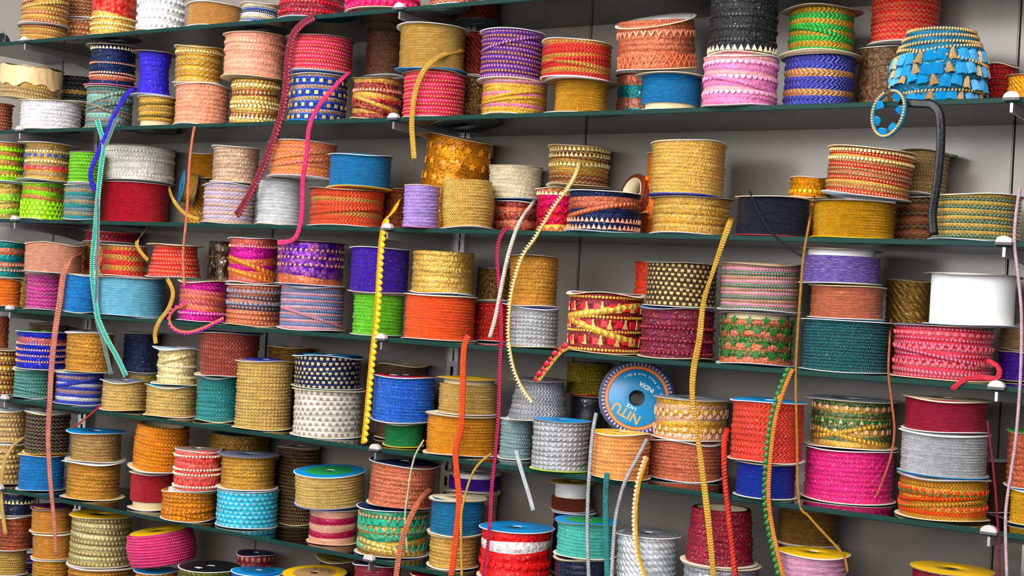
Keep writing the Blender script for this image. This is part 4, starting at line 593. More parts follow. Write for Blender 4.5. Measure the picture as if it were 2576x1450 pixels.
TAILS=[
 ('violetB', 'flat', 0.0104, 'violet', 'violet velvet tail', [(-0.6053, 0.0143, 0.0678), (-0.6045, 0.0113, 0.0655), (-0.6048, 0.0083, 0.0626), (-0.6063, 0.0056, 0.0588), (-0.6083, 0.0029, 0.0538), (-0.611, 0.0002, 0.0473), (-0.6147, -0.0024, 0.0397), (-0.6218, -0.0022, 0.0316), (-0.6287, -0.0021, 0.0226), (-0.6352, -0.0021, 0.0123), (-0.6416, -0.0022, 0.0008), (-0.6477, -0.0024, -0.011), (-0.6534, -0.0027, -0.0221), (-0.6589, -0.0032, -0.0325), (-0.6641, -0.0039, -0.0426), (-0.6685, -0.0048, -0.052), (-0.6718, -0.0057, -0.0606), (-0.6745, -0.0067, -0.0677), (-0.6758, -0.0082, -0.0737), (-0.6766, -0.0093, -0.0793), (-0.6767, -0.0095, -0.0854), (-0.6759, -0.0084, -0.0927), (-0.6734, -0.007, -0.1006), (-0.6696, -0.0064, -0.1079), (-0.6674, -0.0057, -0.1129)], {}),
 ('tealB', 'dots', 0.0083, 'teal2+white', 'teal tail edged with white dots', [(-0.6761, -0.0013, 0.0134), (-0.6743, -0.0013, 0.0097), (-0.6717, -0.0013, 0.0044), (-0.6687, -0.0013, -0.0017), (-0.6658, -0.0013, -0.0078), (-0.6626, -0.0013, -0.0134), (-0.6591, -0.0013, -0.019), (-0.6561, -0.0013, -0.0252), (-0.6542, -0.0013, -0.0324), (-0.6541, -0.0013, -0.0406), (-0.6553, -0.0013, -0.0496), (-0.6569, -0.0013, -0.0595), (-0.6584, -0.0013, -0.0707), (-0.6596, -0.0013, -0.0834), (-0.6609, -0.0013, -0.0975), (-0.6621, -0.0013, -0.1121), (-0.6631, -0.0013, -0.1265), (-0.6637, -0.0013, -0.1406), (-0.664, -0.0013, -0.1548), (-0.6642, -0.0013, -0.1688), (-0.6647, -0.0013, -0.1823), (-0.6655, -0.0013, -0.1954), (-0.6666, -0.0013, -0.2081), (-0.6675, -0.0014, -0.2202), (-0.6679, -0.0014, -0.2312), (-0.6677, -0.0014, -0.2408), (-0.6671, -0.0015, -0.2491), (-0.6661, -0.0016, -0.2572), (-0.6644, -0.0018, -0.266), (-0.6619, -0.002, -0.2762), (-0.6588, -0.0023, -0.2872), (-0.6553, -0.0026, -0.2979), (-0.6521, -0.0029, -0.3073), (-0.6494, -0.0033, -0.315), (-0.6473, -0.0036, -0.3214), (-0.6448, -0.0038, -0.3277), (-0.6412, -0.0039, -0.3346), (-0.6375, -0.0029, -0.3425), (-0.632, -0.0026, -0.3507), (-0.6257, -0.0022, -0.3592), (-0.6189, -0.0018, -0.3679), (-0.611, -0.0017, -0.3768), (-0.6021, -0.0015, -0.3861), (-0.5932, -0.0014, -0.3952), (-0.5855, -0.0014, -0.4035), (-0.5787, -0.0014, -0.4114), (-0.5726, -0.0013, -0.419), (-0.5675, -0.0013, -0.4254), (-0.5639, -0.0013, -0.43)], {}),
 ('tealB', 'dots', 0.0062, 'grey+mint', 'grey green dotted tail', [(-0.6274, -0.0008, 0.0123), (-0.6301, -0.0008, 0.0069), (-0.6339, -0.0008, -0.001), (-0.6382, -0.0008, -0.0099), (-0.6425, -0.0008, -0.0186), (-0.6469, -0.0008, -0.0266), (-0.6517, -0.0008, -0.0345), (-0.6562, -0.0008, -0.0432), (-0.6595, -0.0008, -0.0532), (-0.6614, -0.0008, -0.0648), (-0.6622, -0.0008, -0.0776), (-0.6625, -0.0008, -0.0913), (-0.6624, -0.0008, -0.1055), (-0.6621, -0.0008, -0.1206), (-0.6612, -0.0008, -0.1367), (-0.6601, -0.0008, -0.1528), (-0.6591, -0.0008, -0.1682), (-0.6581, -0.0009, -0.1826), (-0.657, -0.001, -0.1965), (-0.6558, -0.0012, -0.2102), (-0.6548, -0.0013, -0.2239), (-0.6541, -0.0015, -0.2378), (-0.6535, -0.0018, -0.2517), (-0.6531, -0.0019, -0.2656), (-0.6523, -0.0021, -0.2795), (-0.6514, -0.0023, -0.2939), (-0.6506, -0.0024, -0.3086), (-0.6492, -0.0026, -0.3225), (-0.6467, -0.0028, -0.3348), (-0.644, -0.0019, -0.3448), (-0.6394, -0.0017, -0.3531), (-0.6345, -0.0015, -0.3606), (-0.6301, -0.0012, -0.3685), (-0.6262, -0.001, -0.3771), (-0.6224, -0.0009, -0.3857), (-0.6187, -0.0008, -0.3941), (-0.6152, -0.0008, -0.4021), (-0.6115, -0.0008, -0.4102), (-0.6079, -0.0008, -0.4182), (-0.6047, -0.0008, -0.4252), (-0.6025, -0.0008, -0.4301)], {}),
 ('maroonA', 'scal', 0.0139, 'maroon+crimson', 'maroon sequin tail', [(-0.1726, -0.0036, 0.1625), (-0.1778, -0.0038, 0.1605), (-0.1852, -0.0041, 0.1577), (-0.1933, -0.0044, 0.1542), (-0.2001, -0.0047, 0.1503), (-0.2048, -0.0056, 0.1461), (-0.21, -0.0053, 0.1417), (-0.2139, -0.0055, 0.1366), (-0.2174, -0.0056, 0.1305), (-0.2199, -0.0054, 0.1233), (-0.2217, -0.0053, 0.1153), (-0.2228, -0.0052, 0.1063), (-0.2238, -0.005, 0.0963), (-0.2244, -0.005, 0.0847), (-0.2245, -0.0048, 0.0718), (-0.2251, -0.0044, 0.0586), (-0.226, -0.0042, 0.0461), (-0.2275, -0.0041, 0.0348), (-0.2294, -0.0041, 0.024), (-0.2316, -0.0043, 0.0133), (-0.2345, -0.0045, 0.0022), (-0.2384, -0.0046, -0.0095), (-0.2422, -0.0056, -0.0217), (-0.2475, -0.0054, -0.0336), (-0.2533, -0.0046, -0.0449), (-0.2582, -0.0045, -0.0557), (-0.2633, -0.0041, -0.066), (-0.2685, -0.0038, -0.076), (-0.2739, -0.0037, -0.086), (-0.2797, -0.0035, -0.096), (-0.2858, -0.0034, -0.1061), (-0.292, -0.0033, -0.1156), (-0.2979, -0.0033, -0.1243), (-0.3039, -0.0033, -0.1323), (-0.31, -0.0033, -0.1396), (-0.3154, -0.0033, -0.1458), (-0.3192, -0.0033, -0.1502)], {'fw': 0.85, 'es': 0.6, 'side': -1}),
 ('crimB', 'flat', 0.0093, 'hotpink+pink', 'hot pink tail', [(-0.161, 0.0758, 0.0887), (-0.1546, 0.0628, 0.0824), (-0.1504, 0.0499, 0.0746), (-0.1472, 0.0369, 0.0659), (-0.1439, 0.024, 0.0567), (-0.1409, 0.011, 0.0468), (-0.1386, -0.0019, 0.0361), (-0.1476, -0.0019, 0.0275), (-0.1551, -0.0019, 0.0192), (-0.1608, -0.0019, 0.0115), (-0.1652, -0.0019, 0.0041), (-0.1686, -0.0019, -0.0034), (-0.1712, -0.0019, -0.0115), (-0.1727, -0.0019, -0.0202), (-0.173, -0.0019, -0.0293), (-0.173, -0.0019, -0.0388), (-0.1734, -0.0019, -0.0488), (-0.1747, -0.0019, -0.0592), (-0.1762, -0.0019, -0.0701), (-0.1777, -0.0019, -0.0812), (-0.1786, -0.0019, -0.0923), (-0.1786, -0.0019, -0.1035), (-0.1779, -0.0019, -0.1149), (-0.1772, -0.002, -0.1258), (-0.1769, -0.002, -0.1359), (-0.177, -0.0021, -0.1448), (-0.1772, -0.0022, -0.1529), (-0.1778, -0.0024, -0.1603), (-0.1791, -0.0026, -0.1671), (-0.1806, -0.0029, -0.1733), (-0.1826, -0.0032, -0.179), (-0.1854, -0.0035, -0.184), (-0.1897, -0.0041, -0.1879), (-0.1972, -0.0041, -0.1907), (-0.2071, -0.0042, -0.1924), (-0.2171, -0.0037, -0.1935), (-0.2238, -0.0036, -0.1943)], {}),
 ('goldB', 'flat', 0.01, 'gold+deepgold', 'gold sequin tail', [(0.0663, 0.0736, 0.111), (0.0679, 0.0609, 0.1074), (0.0661, 0.0483, 0.1034), (0.0635, 0.0356, 0.0987), (0.0625, 0.0229, 0.0931), (0.0634, 0.0103, 0.0866), (0.0651, -0.0024, 0.0793), (0.0576, -0.0024, 0.0737), (0.0514, -0.0026, 0.0671), (0.0461, -0.0024, 0.0593), (0.042, -0.0024, 0.0504), (0.0389, -0.0024, 0.0409), (0.0365, -0.0024, 0.0312), (0.0348, -0.0023, 0.0209), (0.0341, -0.0023, 0.0098), (0.034, -0.0023, -0.0008), (0.034, -0.0023, -0.01), (0.0344, -0.0023, -0.017), (0.0352, -0.0023, -0.0226), (0.0362, -0.0023, -0.0278), (0.0372, -0.0023, -0.0337), (0.0385, -0.0023, -0.0413), (0.04, -0.0023, -0.0499), (0.0413, -0.0023, -0.0578), (0.0423, -0.0023, -0.0632)], {}),
 ('peachB', 'rope', 0.006, 'salmon+peach', 'thin copper beaded tail', [(-0.4296, -0.0008, -0.0045), (-0.4303, -0.0008, -0.0078), (-0.4313, -0.0008, -0.0125), (-0.4325, -0.0008, -0.0185), (-0.4336, -0.0008, -0.0256), (-0.4346, -0.0008, -0.0342), (-0.4356, -0.0008, -0.0443), (-0.4364, -0.0008, -0.0549), (-0.437, -0.0008, -0.0653), (-0.4372, -0.0008, -0.0751), (-0.4371, -0.0008, -0.0848), (-0.4368, -0.0008, -0.0947), (-0.4367, -0.0008, -0.1051), (-0.4366, -0.0008, -0.1164), (-0.4366, -0.0008, -0.1283), (-0.4366, -0.0008, -0.1402), (-0.4368, -0.0008, -0.1515), (-0.4373, -0.0008, -0.1622), (-0.438, -0.0008, -0.1726), (-0.4387, -0.0008, -0.1824), (-0.4393, -0.0008, -0.1913), (-0.4397, -0.0008, -0.1988), (-0.44, -0.0008, -0.2052), (-0.4402, -0.0008, -0.2113), (-0.44, -0.0008, -0.2178), (-0.4395, -0.0008, -0.2252), (-0.4386, -0.0008, -0.2329), (-0.4376, -0.0008, -0.2405), (-0.4367, -0.0008, -0.2476), (-0.4357, -0.0008, -0.2543), (-0.4346, -0.0008, -0.2609), (-0.4336, -0.0008, -0.2666), (-0.4329, -0.0008, -0.2706)], {}),
 ('peachD', 'flat', 0.0142, 'rose2+peach', 'long copper rose braid tail', [(-0.7819, 0.0685, -0.2236), (-0.7728, 0.0566, -0.2248), (-0.7662, 0.0447, -0.2263), (-0.7601, 0.0328, -0.2287), (-0.7526, 0.0208, -0.2326), (-0.7434, 0.0088, -0.2381), (-0.7335, -0.0032, -0.2448), (-0.7379, -0.0032, -0.2527), (-0.7414, -0.0034, -0.2619), (-0.7438, -0.0035, -0.2727), (-0.7454, -0.0034, -0.2851), (-0.7466, -0.0034, -0.2983), (-0.7482, -0.0032, -0.3118), (-0.7504, -0.0032, -0.3256), (-0.7527, -0.0031, -0.34), (-0.7549, -0.0031, -0.3546), (-0.7567, -0.0031, -0.3691), (-0.758, -0.0031, -0.3832), (-0.759, -0.0032, -0.3972), (-0.7597, -0.0032, -0.4115), (-0.7602, -0.0033, -0.4262), (-0.7602, -0.0036, -0.4417), (-0.7601, -0.0036, -0.4578), (-0.7599, -0.0036, -0.474), (-0.7596, -0.0037, -0.4902), (-0.76, -0.0034, -0.5062), (-0.7602, -0.0033, -0.5222), (-0.7601, -0.0032, -0.5382), (-0.7593, -0.0031, -0.5541), (-0.7575, -0.003, -0.5703), (-0.755, -0.003, -0.5866), (-0.7522, -0.0029, -0.6023), (-0.7495, -0.0029, -0.617), (-0.7468, -0.0029, -0.6304), (-0.7439, -0.0029, -0.6429), (-0.7412, -0.0029, -0.6545), (-0.7386, -0.0029, -0.6653), (-0.7364, -0.0029, -0.6742), (-0.7344, -0.0029, -0.6815), (-0.7323, -0.0029, -0.6893), (-0.7301, -0.0029, -0.6995), (-0.7273, -0.0029, -0.7145), (-0.7241, -0.0029, -0.7327), (-0.7212, -0.0029, -0.7497), (-0.7192, -0.0029, -0.7615)], {'taper': 0.45}),
 ('chevD', 'flat', 0.0082, 'gold+deepgold', 'curled gold braid tail', [(-0.6254, 0.084, -0.1686), (-0.6133, 0.0698, -0.1732), (-0.603, 0.0555, -0.1794), (-0.5928, 0.0413, -0.1859), (-0.5812, 0.0271, -0.1912), (-0.5679, 0.0129, -0.1948), (-0.5538, -0.0013, -0.1976), (-0.5552, -0.0014, -0.1996), (-0.5555, -0.0014, -0.2021), (-0.5546, -0.0014, -0.2051), (-0.5526, -0.0015, -0.2084), (-0.5496, -0.0016, -0.2119), (-0.5459, -0.0018, -0.2154), (-0.5406, -0.0021, -0.2194), (-0.5341, -0.0023, -0.2238), (-0.5279, -0.0025, -0.2277), (-0.5231, -0.0032, -0.2304)], {}),
 ('crgold', 'flat', 0.0094, 'gold+ochre', 'hanging gold braid strand', [(-0.4925, 0.0139, -0.259), (-0.4861, 0.0113, -0.263), (-0.478, 0.0087, -0.2687), (-0.4702, 0.0061, -0.2752), (-0.4645, 0.0035, -0.2817), (-0.4615, 0.0009, -0.2882), (-0.4601, -0.0017, -0.295), (-0.4628, -0.0017, -0.302), (-0.4663, -0.0017, -0.3086), (-0.4711, -0.0017, -0.315), (-0.4774, -0.0017, -0.3213), (-0.4837, -0.0017, -0.3274), (-0.4886, -0.0017, -0.3332), (-0.4919, -0.0017, -0.3387), (-0.4943, -0.0017, -0.344), (-0.4959, -0.0017, -0.349), (-0.4968, -0.0017, -0.3538), (-0.4967, -0.0017, -0.3586), (-0.4956, -0.0017, -0.3633), (-0.4943, -0.0017, -0.3675), (-0.4934, -0.0017, -0.3703)], {}),
 ('loopD', 'loop', 0.0086, 'orangelt+peach', 'sagging orange loop with magenta scallops', [(-0.435, 0.0086, -0.3002), (-0.4385, 0.0069, -0.3018), (-0.4445, 0.0053, -0.3042), (-0.4509, 0.0036, -0.307), (-0.4556, 0.0019, -0.31), (-0.4566, -0.0015, -0.3134), (-0.4605, -0.0015, -0.3172), (-0.4631, -0.0015, -0.3212), (-0.4642, -0.0015, -0.3252), (-0.4635, -0.0015, -0.3294), (-0.4614, -0.0015, -0.3338), (-0.4579, -0.0015, -0.3379), (-0.4532, -0.0015, -0.3412), (-0.447, -0.0015, -0.3437), (-0.4394, -0.0015, -0.3455), (-0.4309, -0.0015, -0.3466), (-0.4221, -0.0015, -0.3467), (-0.4131, -0.0015, -0.3458), (-0.4037, -0.0016, -0.3439), (-0.3937, -0.0016, -0.3412), (-0.3833, -0.0016, -0.3379), (-0.371, -0.0016, -0.3333), (-0.3575, -0.0016, -0.3276), (-0.3452, -0.0016, -0.3222), (-0.3367, -0.0017, -0.3185)], {}),
 ('rustC', 'scal', 0.0126, 'amber+yellow', 'long yellow scalloped tail', [(-0.0936, 0.1314, -0.1146), (-0.0755, 0.1067, -0.12), (-0.0593, 0.0833, -0.1267), (-0.0439, 0.0604, -0.1338), (-0.0291, 0.0384, -0.1403), (-0.0146, 0.0167, -0.1457), (-0.0003, -0.005, -0.1507), (-0.0045, -0.0041, -0.1545), (-0.0078, -0.0035, -0.1594), (-0.0099, -0.0033, -0.1651), (-0.0114, -0.0031, -0.1714), (-0.0123, -0.0031, -0.1789), (-0.0131, -0.0031, -0.1881), (-0.0136, -0.0031, -0.1998), (-0.0138, -0.0031, -0.2134), (-0.0138, -0.0031, -0.2278), (-0.0139, -0.0031, -0.2418), (-0.0138, -0.0031, -0.2552), (-0.0137, -0.0031, -0.2687), (-0.0136, -0.0031, -0.2821), (-0.0139, -0.0031, -0.2955), (-0.0146, -0.0031, -0.309), (-0.0157, -0.0031, -0.3224), (-0.0168, -0.0031, -0.3359), (-0.0178, -0.0031, -0.3494), (-0.0187, -0.0031, -0.3629), (-0.0195, -0.0031, -0.3764), (-0.0202, -0.0031, -0.3899), (-0.0209, -0.0031, -0.4034), (-0.0216, -0.0031, -0.4173), (-0.0221, -0.0031, -0.4315), (-0.0227, -0.0031, -0.4452), (-0.0233, -0.0031, -0.4573), (-0.0241, -0.0031, -0.4682), (-0.0249, -0.0031, -0.4782), (-0.0257, -0.0031, -0.4864), (-0.0263, -0.0031, -0.4923)], {'fw': 0.6, 'es': 1.0, 'side': -1}),
 ('orangeD', 'flat', 0.0108, 'vermil2+orangelt', 'long orange braid tail', [(0.1594, -0.0027, -0.3179), (0.1581, -0.0027, -0.321), (0.1562, -0.0027, -0.3253), (0.1542, -0.0027, -0.3309), (0.153, -0.0027, -0.3383), (0.1527, -0.0027, -0.3479), (0.153, -0.0027, -0.3595), (0.1535, -0.0027, -0.3719), (0.154, -0.0027, -0.3838), (0.1544, -0.0027, -0.3956), (0.1549, -0.0027, -0.4076), (0.1554, -0.0027, -0.4191), (0.1557, -0.0027, -0.4293), (0.1558, -0.0027, -0.4378), (0.1558, -0.0027, -0.4451), (0.1555, -0.0027, -0.4517), (0.1548, -0.0027, -0.4579), (0.1532, -0.0027, -0.4634), (0.1509, -0.0027, -0.4681), (0.1488, -0.0027, -0.4728), (0.1476, -0.0027, -0.4786), (0.1476, -0.0027, -0.4853), (0.1484, -0.0027, -0.4926), (0.1497, -0.0027, -0.5006), (0.1512, -0.0027, -0.5096), (0.1531, -0.0027, -0.5197), (0.1555, -0.0027, -0.531), (0.1578, -0.0027, -0.5426), (0.1592, -0.0027, -0.5542), (0.1595, -0.0027, -0.565), (0.1591, -0.0027, -0.5755), (0.1583, -0.0027, -0.5868), (0.1574, -0.0027, -0.5999), (0.1562, -0.0027, -0.6172), (0.1546, -0.0027, -0.6373), (0.1531, -0.0027, -0.656), (0.1521, -0.0027, -0.669)], {}),
 ('creamC', 'scal', 0.0056, 'hotpink+maroon', 'pink and maroon tail', [(0.2186, -0.001, -0.1601), (0.2158, -0.001, -0.1629), (0.2117, -0.001, -0.1669), (0.2076, -0.001, -0.1718), (0.2046, -0.001, -0.1772), (0.203, -0.001, -0.183), (0.2021, -0.001, -0.1893), (0.2019, -0.001, -0.1966), (0.2023, -0.001, -0.2055), (0.2036, -0.001, -0.2165), (0.2056, -0.001, -0.2293), (0.2079, -0.001, -0.2428), (0.2099, -0.001, -0.2559), (0.2116, -0.001, -0.2683), (0.2133, -0.001, -0.2807), (0.2148, -0.001, -0.2932), (0.216, -0.001, -0.3061), (0.2165, -0.001, -0.3196), (0.2167, -0.001, -0.3334), (0.2168, -0.001, -0.3476), (0.217, -0.001, -0.3622), (0.2175, -0.001, -0.3774), (0.2181, -0.001, -0.3933), (0.2187, -0.001, -0.4089), (0.219, -0.001, -0.4237), (0.2189, -0.001, -0.4369), (0.2186, -0.001, -0.4493), (0.2181, -0.001, -0.4615), (0.2176, -0.001, -0.4742), (0.2169, -0.001, -0.4882), (0.216, -0.001, -0.5028), (0.2151, -0.0011, -0.5172), (0.2147, -0.0012, -0.5306), (0.2147, -0.0014, -0.5425), (0.2151, -0.0017, -0.5533), (0.2155, -0.0019, -0.5639), (0.2156, -0.0022, -0.5752), (0.2157, -0.003, -0.5876), (0.215, -0.0029, -0.6008), (0.2142, -0.0028, -0.6138), (0.2132, -0.0027, -0.6259), (0.2118, -0.0025, -0.6377), (0.2103, -0.0024, -0.6492), (0.2088, -0.0022, -0.6591), (0.2078, -0.0021, -0.6661)], {'fw': 0.8, 'es': 0.9, 'side': 1}),
 ('creamC', 'rope', 0.0073, 'ivory+cream', 'cream lace tail', [(0.1696, 0.1326, -0.1126), (0.1804, 0.1102, -0.1197), (0.1894, 0.0879, -0.1289), (0.1981, 0.0655, -0.1389), (0.2389, -0.0016, -0.1514), (0.235, -0.0017, -0.1589), (0.2317, -0.0018, -0.1666), (0.2289, -0.0018, -0.1744), (0.2262, -0.0019, -0.1824), (0.2241, -0.0025, -0.1906), (0.2215, -0.0019, -0.1988), (0.2194, -0.0018, -0.2074), (0.2174, -0.0018, -0.2163), (0.2155, -0.0017, -0.2259), (0.2137, -0.0016, -0.2361), (0.212, -0.0016, -0.2462), (0.2103, -0.0016, -0.2559), (0.2088, -0.0016, -0.2649), (0.2073, -0.0015, -0.2736), (0.2059, -0.0015, -0.2819), (0.2043, -0.0015, -0.2899), (0.2023, -0.0015, -0.2981), (0.2, -0.0015, -0.3063), (0.1979, -0.0015, -0.3135), (0.1965, -0.0015, -0.3185)], {}),
 ('triC', 'zig', 0.0072, 'gold+palegold', 'gold zigzag tail', [(0.2718, 0.0959, -0.0604), (0.2803, 0.0796, -0.0671), (0.2881, 0.063, -0.0758), (0.2951, 0.0465, -0.0855), (0.3011, 0.03, -0.0954), (0.3072, 0.0109, -0.1055), (0.3087, -0.003, -0.1155), (0.3007, -0.0029, -0.1247), (0.2932, -0.0027, -0.1342), (0.2858, -0.0021, -0.1444), (0.2788, -0.0021, -0.1552), (0.2722, -0.002, -0.1657), (0.2662, -0.002, -0.1749), (0.261, -0.0022, -0.1819), (0.2562, -0.0025, -0.1876), (0.252, -0.0027, -0.1928), (0.2485, -0.0032, -0.1987), (0.2454, -0.0034, -0.2053), (0.2428, -0.0034, -0.2121), (0.2405, -0.0034, -0.2193), (0.2383, -0.0034, -0.2268), (0.2361, -0.0034, -0.2345), (0.2341, -0.0034, -0.2423), (0.2324, -0.0034, -0.2509), (0.231, -0.0034, -0.2606), (0.2301, -0.0033, -0.2722), (0.2291, -0.0027, -0.2853), (0.2289, -0.0024, -0.2986), (0.2295, -0.0022, -0.311), (0.2308, -0.0019, -0.3222), (0.2329, -0.0018, -0.333), (0.2356, -0.0017, -0.343), (0.2386, -0.0016, -0.3522), (0.2419, -0.0016, -0.3604), (0.2455, -0.0015, -0.3676), (0.2495, -0.0015, -0.3742), (0.254, -0.0015, -0.3806), (0.2594, -0.0015, -0.3871), (0.2657, -0.0015, -0.3936), (0.2715, -0.0015, -0.3992), (0.2755, -0.0015, -0.4031)], {}),
 ('goldC', 'flat', 0.0102, 'gold+deepgold', 'long gold braid tail', [(0.5246, 0.0808, -0.1357), (0.5299, 0.0668, -0.1416), (0.5623, -0.0029, -0.153), (0.5596, -0.0029, -0.1611), (0.5567, -0.0029, -0.1697), (0.5537, -0.0029, -0.179), (0.5505, -0.0029, -0.1894), (0.5471, -0.0029, -0.2002), (0.5439, -0.0029, -0.2108), (0.5407, -0.0029, -0.221), (0.5374, -0.0029, -0.2311), (0.5345, -0.0029, -0.2415), (0.5322, -0.0029, -0.2522), (0.5309, -0.0029, -0.2635), (0.5303, -0.0029, -0.2753), (0.53, -0.0029, -0.2871), (0.5292, -0.0029, -0.2984), (0.5278, -0.0029, -0.3092), (0.5259, -0.0029, -0.3198), (0.5242, -0.0029, -0.33), (0.5231, -0.0029, -0.3398), (0.5226, -0.0029, -0.3491), (0.5224, -0.0029, -0.3579), (0.5227, -0.0029, -0.3666), (0.5235, -0.0029, -0.3757), (0.525, -0.0029, -0.3856), (0.5272, -0.0029, -0.3959), (0.5295, -0.0029, -0.4062), (0.5317, -0.0029, -0.416), (0.5336, -0.0029, -0.4247), (0.5355, -0.0029, -0.4329), (0.5374, -0.0029, -0.4413), (0.5395, -0.0029, -0.451), (0.542, -0.003, -0.4624), (0.5447, -0.003, -0.4749), (0.5474, -0.003, -0.4879), (0.55, -0.0031, -0.5007), (0.5524, -0.0032, -0.5128), (0.5548, -0.0034, -0.5248), (0.5571, -0.0036, -0.5371), (0.5595, -0.0038, -0.5501), (0.5622, -0.0039, -0.5656), (0.5654, -0.0047, -0.5827), (0.5678, -0.0044, -0.5984), (0.5695, -0.0042, -0.6093)], {'tw': 1}),
 ('saff2', 'rope', 0.0039, 'ochre+gold', 'thin gold rope tail', [(0.6172, 0.1331, -0.104), (0.626, 0.1109, -0.1119), (0.6345, 0.0886, -0.122), (0.6428, 0.0663, -0.1333), (0.6512, 0.044, -0.1444), (0.6693, -0.0006, -0.1567), (0.6679, -0.0006, -0.1666), (0.6665, -0.0006, -0.1768), (0.6655, -0.0006, -0.1868), (0.6649, -0.0006, -0.1961), (0.6645, -0.0006, -0.205), (0.6643, -0.0006, -0.2147), (0.6641, -0.0006, -0.2263), (0.6637, -0.0006, -0.2409), (0.6634, -0.0006, -0.2577), (0.6631, -0.0006, -0.2748), (0.663, -0.0006, -0.2903), (0.6629, -0.0006, -0.3031), (0.6629, -0.0006, -0.3143), (0.6631, -0.0006, -0.3258), (0.6637, -0.0006, -0.3395), (0.6647, -0.0006, -0.356), (0.6662, -0.0006, -0.3742), (0.6678, -0.0006, -0.3934), (0.6695, -0.0006, -0.4127), (0.671, -0.0006, -0.4334), (0.6725, -0.0006, -0.4555), (0.6743, -0.0006, -0.4759), (0.6766, -0.0006, -0.4913), (0.6794, -0.0006, -0.4997), (0.6825, -0.0006, -0.5032), (0.6862, -0.0006, -0.505), (0.6906, -0.0006, -0.5081), (0.696, -0.0006, -0.513), (0.7023, -0.0006, -0.5184), (0.7088, -0.0006, -0.5238), (0.7151, -0.0006, -0.5291), (0.7212, -0.0006, -0.5341), (0.7275, -0.0006, -0.5391), (0.7331, -0.0006, -0.5441), (0.7376, -0.0006, -0.549), (0.7404, -0.0006, -0.5543), (0.742, -0.0006, -0.5598), (0.743, -0.0006, -0.5648), (0.7437, -0.0006, -0.5682)], {}),
 ('brB', 'flat', 0.0126, 'black+charcoal', 'black satin tail', [(0.7784, -0.0043, -0.0027), (0.7828, -0.0043, -0.0031), (0.789, -0.0043, -0.0036), (0.7958, -0.0043, -0.0042), (0.8018, -0.0043, -0.0048), (0.8067, -0.0043, -0.0052), (0.8113, -0.0043, -0.0053), (0.8155, -0.0043, -0.0058), (0.8191, -0.0043, -0.0073), (0.8222, -0.0043, -0.0094), (0.8249, -0.0043, -0.0121), (0.8271, -0.0043, -0.0159), (0.8289, -0.0043, -0.0215), (0.8301, -0.0043, -0.0296), (0.8309, -0.0043, -0.0397), (0.8313, -0.0043, -0.0506), (0.8315, -0.0043, -0.0612), (0.8312, -0.0043, -0.0718), (0.8306, -0.0043, -0.0826), (0.8298, -0.0043, -0.0933), (0.829, -0.0043, -0.1032), (0.8281, -0.0043, -0.1122), (0.8271, -0.0043, -0.1206), (0.8263, -0.0043, -0.1285), (0.826, -0.0043, -0.1359), (0.8264, -0.0043, -0.1431), (0.8274, -0.0043, -0.15), (0.8285, -0.0043, -0.1559), (0.8292, -0.0043, -0.1601)], {'gloss': 1}),
 ('blackC', 'rope', 0.004, 'black', 'black cord tail', [(0.5842, 0.0053, -0.1078), (0.5882, 0.004, -0.114), (0.5936, 0.0027, -0.123), (0.5996, 0.0014, -0.1326), (0.6051, 0.0002, -0.1408), (0.6105, -0.0019, -0.1474), (0.6147, -0.0016, -0.1531), (0.6189, -0.0014, -0.1583), (0.6233, -0.0011, -0.1631), (0.628, -0.0009, -0.1675), (0.6328, -0.0008, -0.1715), (0.6378, -0.0007, -0.1752), (0.6428, -0.0006, -0.1785), (0.6484, -0.0006, -0.1818), (0.6544, -0.0006, -0.1849), (0.6598, -0.0006, -0.1875), (0.6635, -0.0006, -0.1893)], {}),
 ('flowD', 'scal', 0.0098, 'orangelt+green3', 'copper braid tail with green flowers', [(0.6598, -0.005, -0.3289), (0.6582, -0.006, -0.3339), (0.656, -0.0078, -0.341), (0.6537, -0.0098, -0.3492), (0.6518, -0.012, -0.3574), (0.6514, -0.0164, -0.3652), (0.6497, -0.0178, -0.3734), (0.648, -0.0188, -0.3823), (0.6466, -0.0195, -0.392), (0.6455, -0.0201, -0.4028), (0.6447, -0.0205, -0.4145), (0.6441, -0.0207, -0.4267), (0.6436, -0.0209, -0.4388), (0.6433, -0.0211, -0.4511), (0.6414, -0.0174, -0.4643), (0.6408, -0.0157, -0.4769), (0.6405, -0.0138, -0.4888), (0.6416, -0.0131, -0.4994), (0.6419, -0.0097, -0.5097), (0.6433, -0.008, -0.5192), (0.6448, -0.0065, -0.5283), (0.6463, -0.0051, -0.5366), (0.6482, -0.0042, -0.5442), (0.6503, -0.0037, -0.5516), (0.6526, -0.0033, -0.5595), (0.6555, -0.0032, -0.5689), (0.6587, -0.0031, -0.5791), (0.6616, -0.0031, -0.5883), (0.6637, -0.0033, -0.5947)], {'side': 1, 'fw': 0.95, 'es': 1.05}),
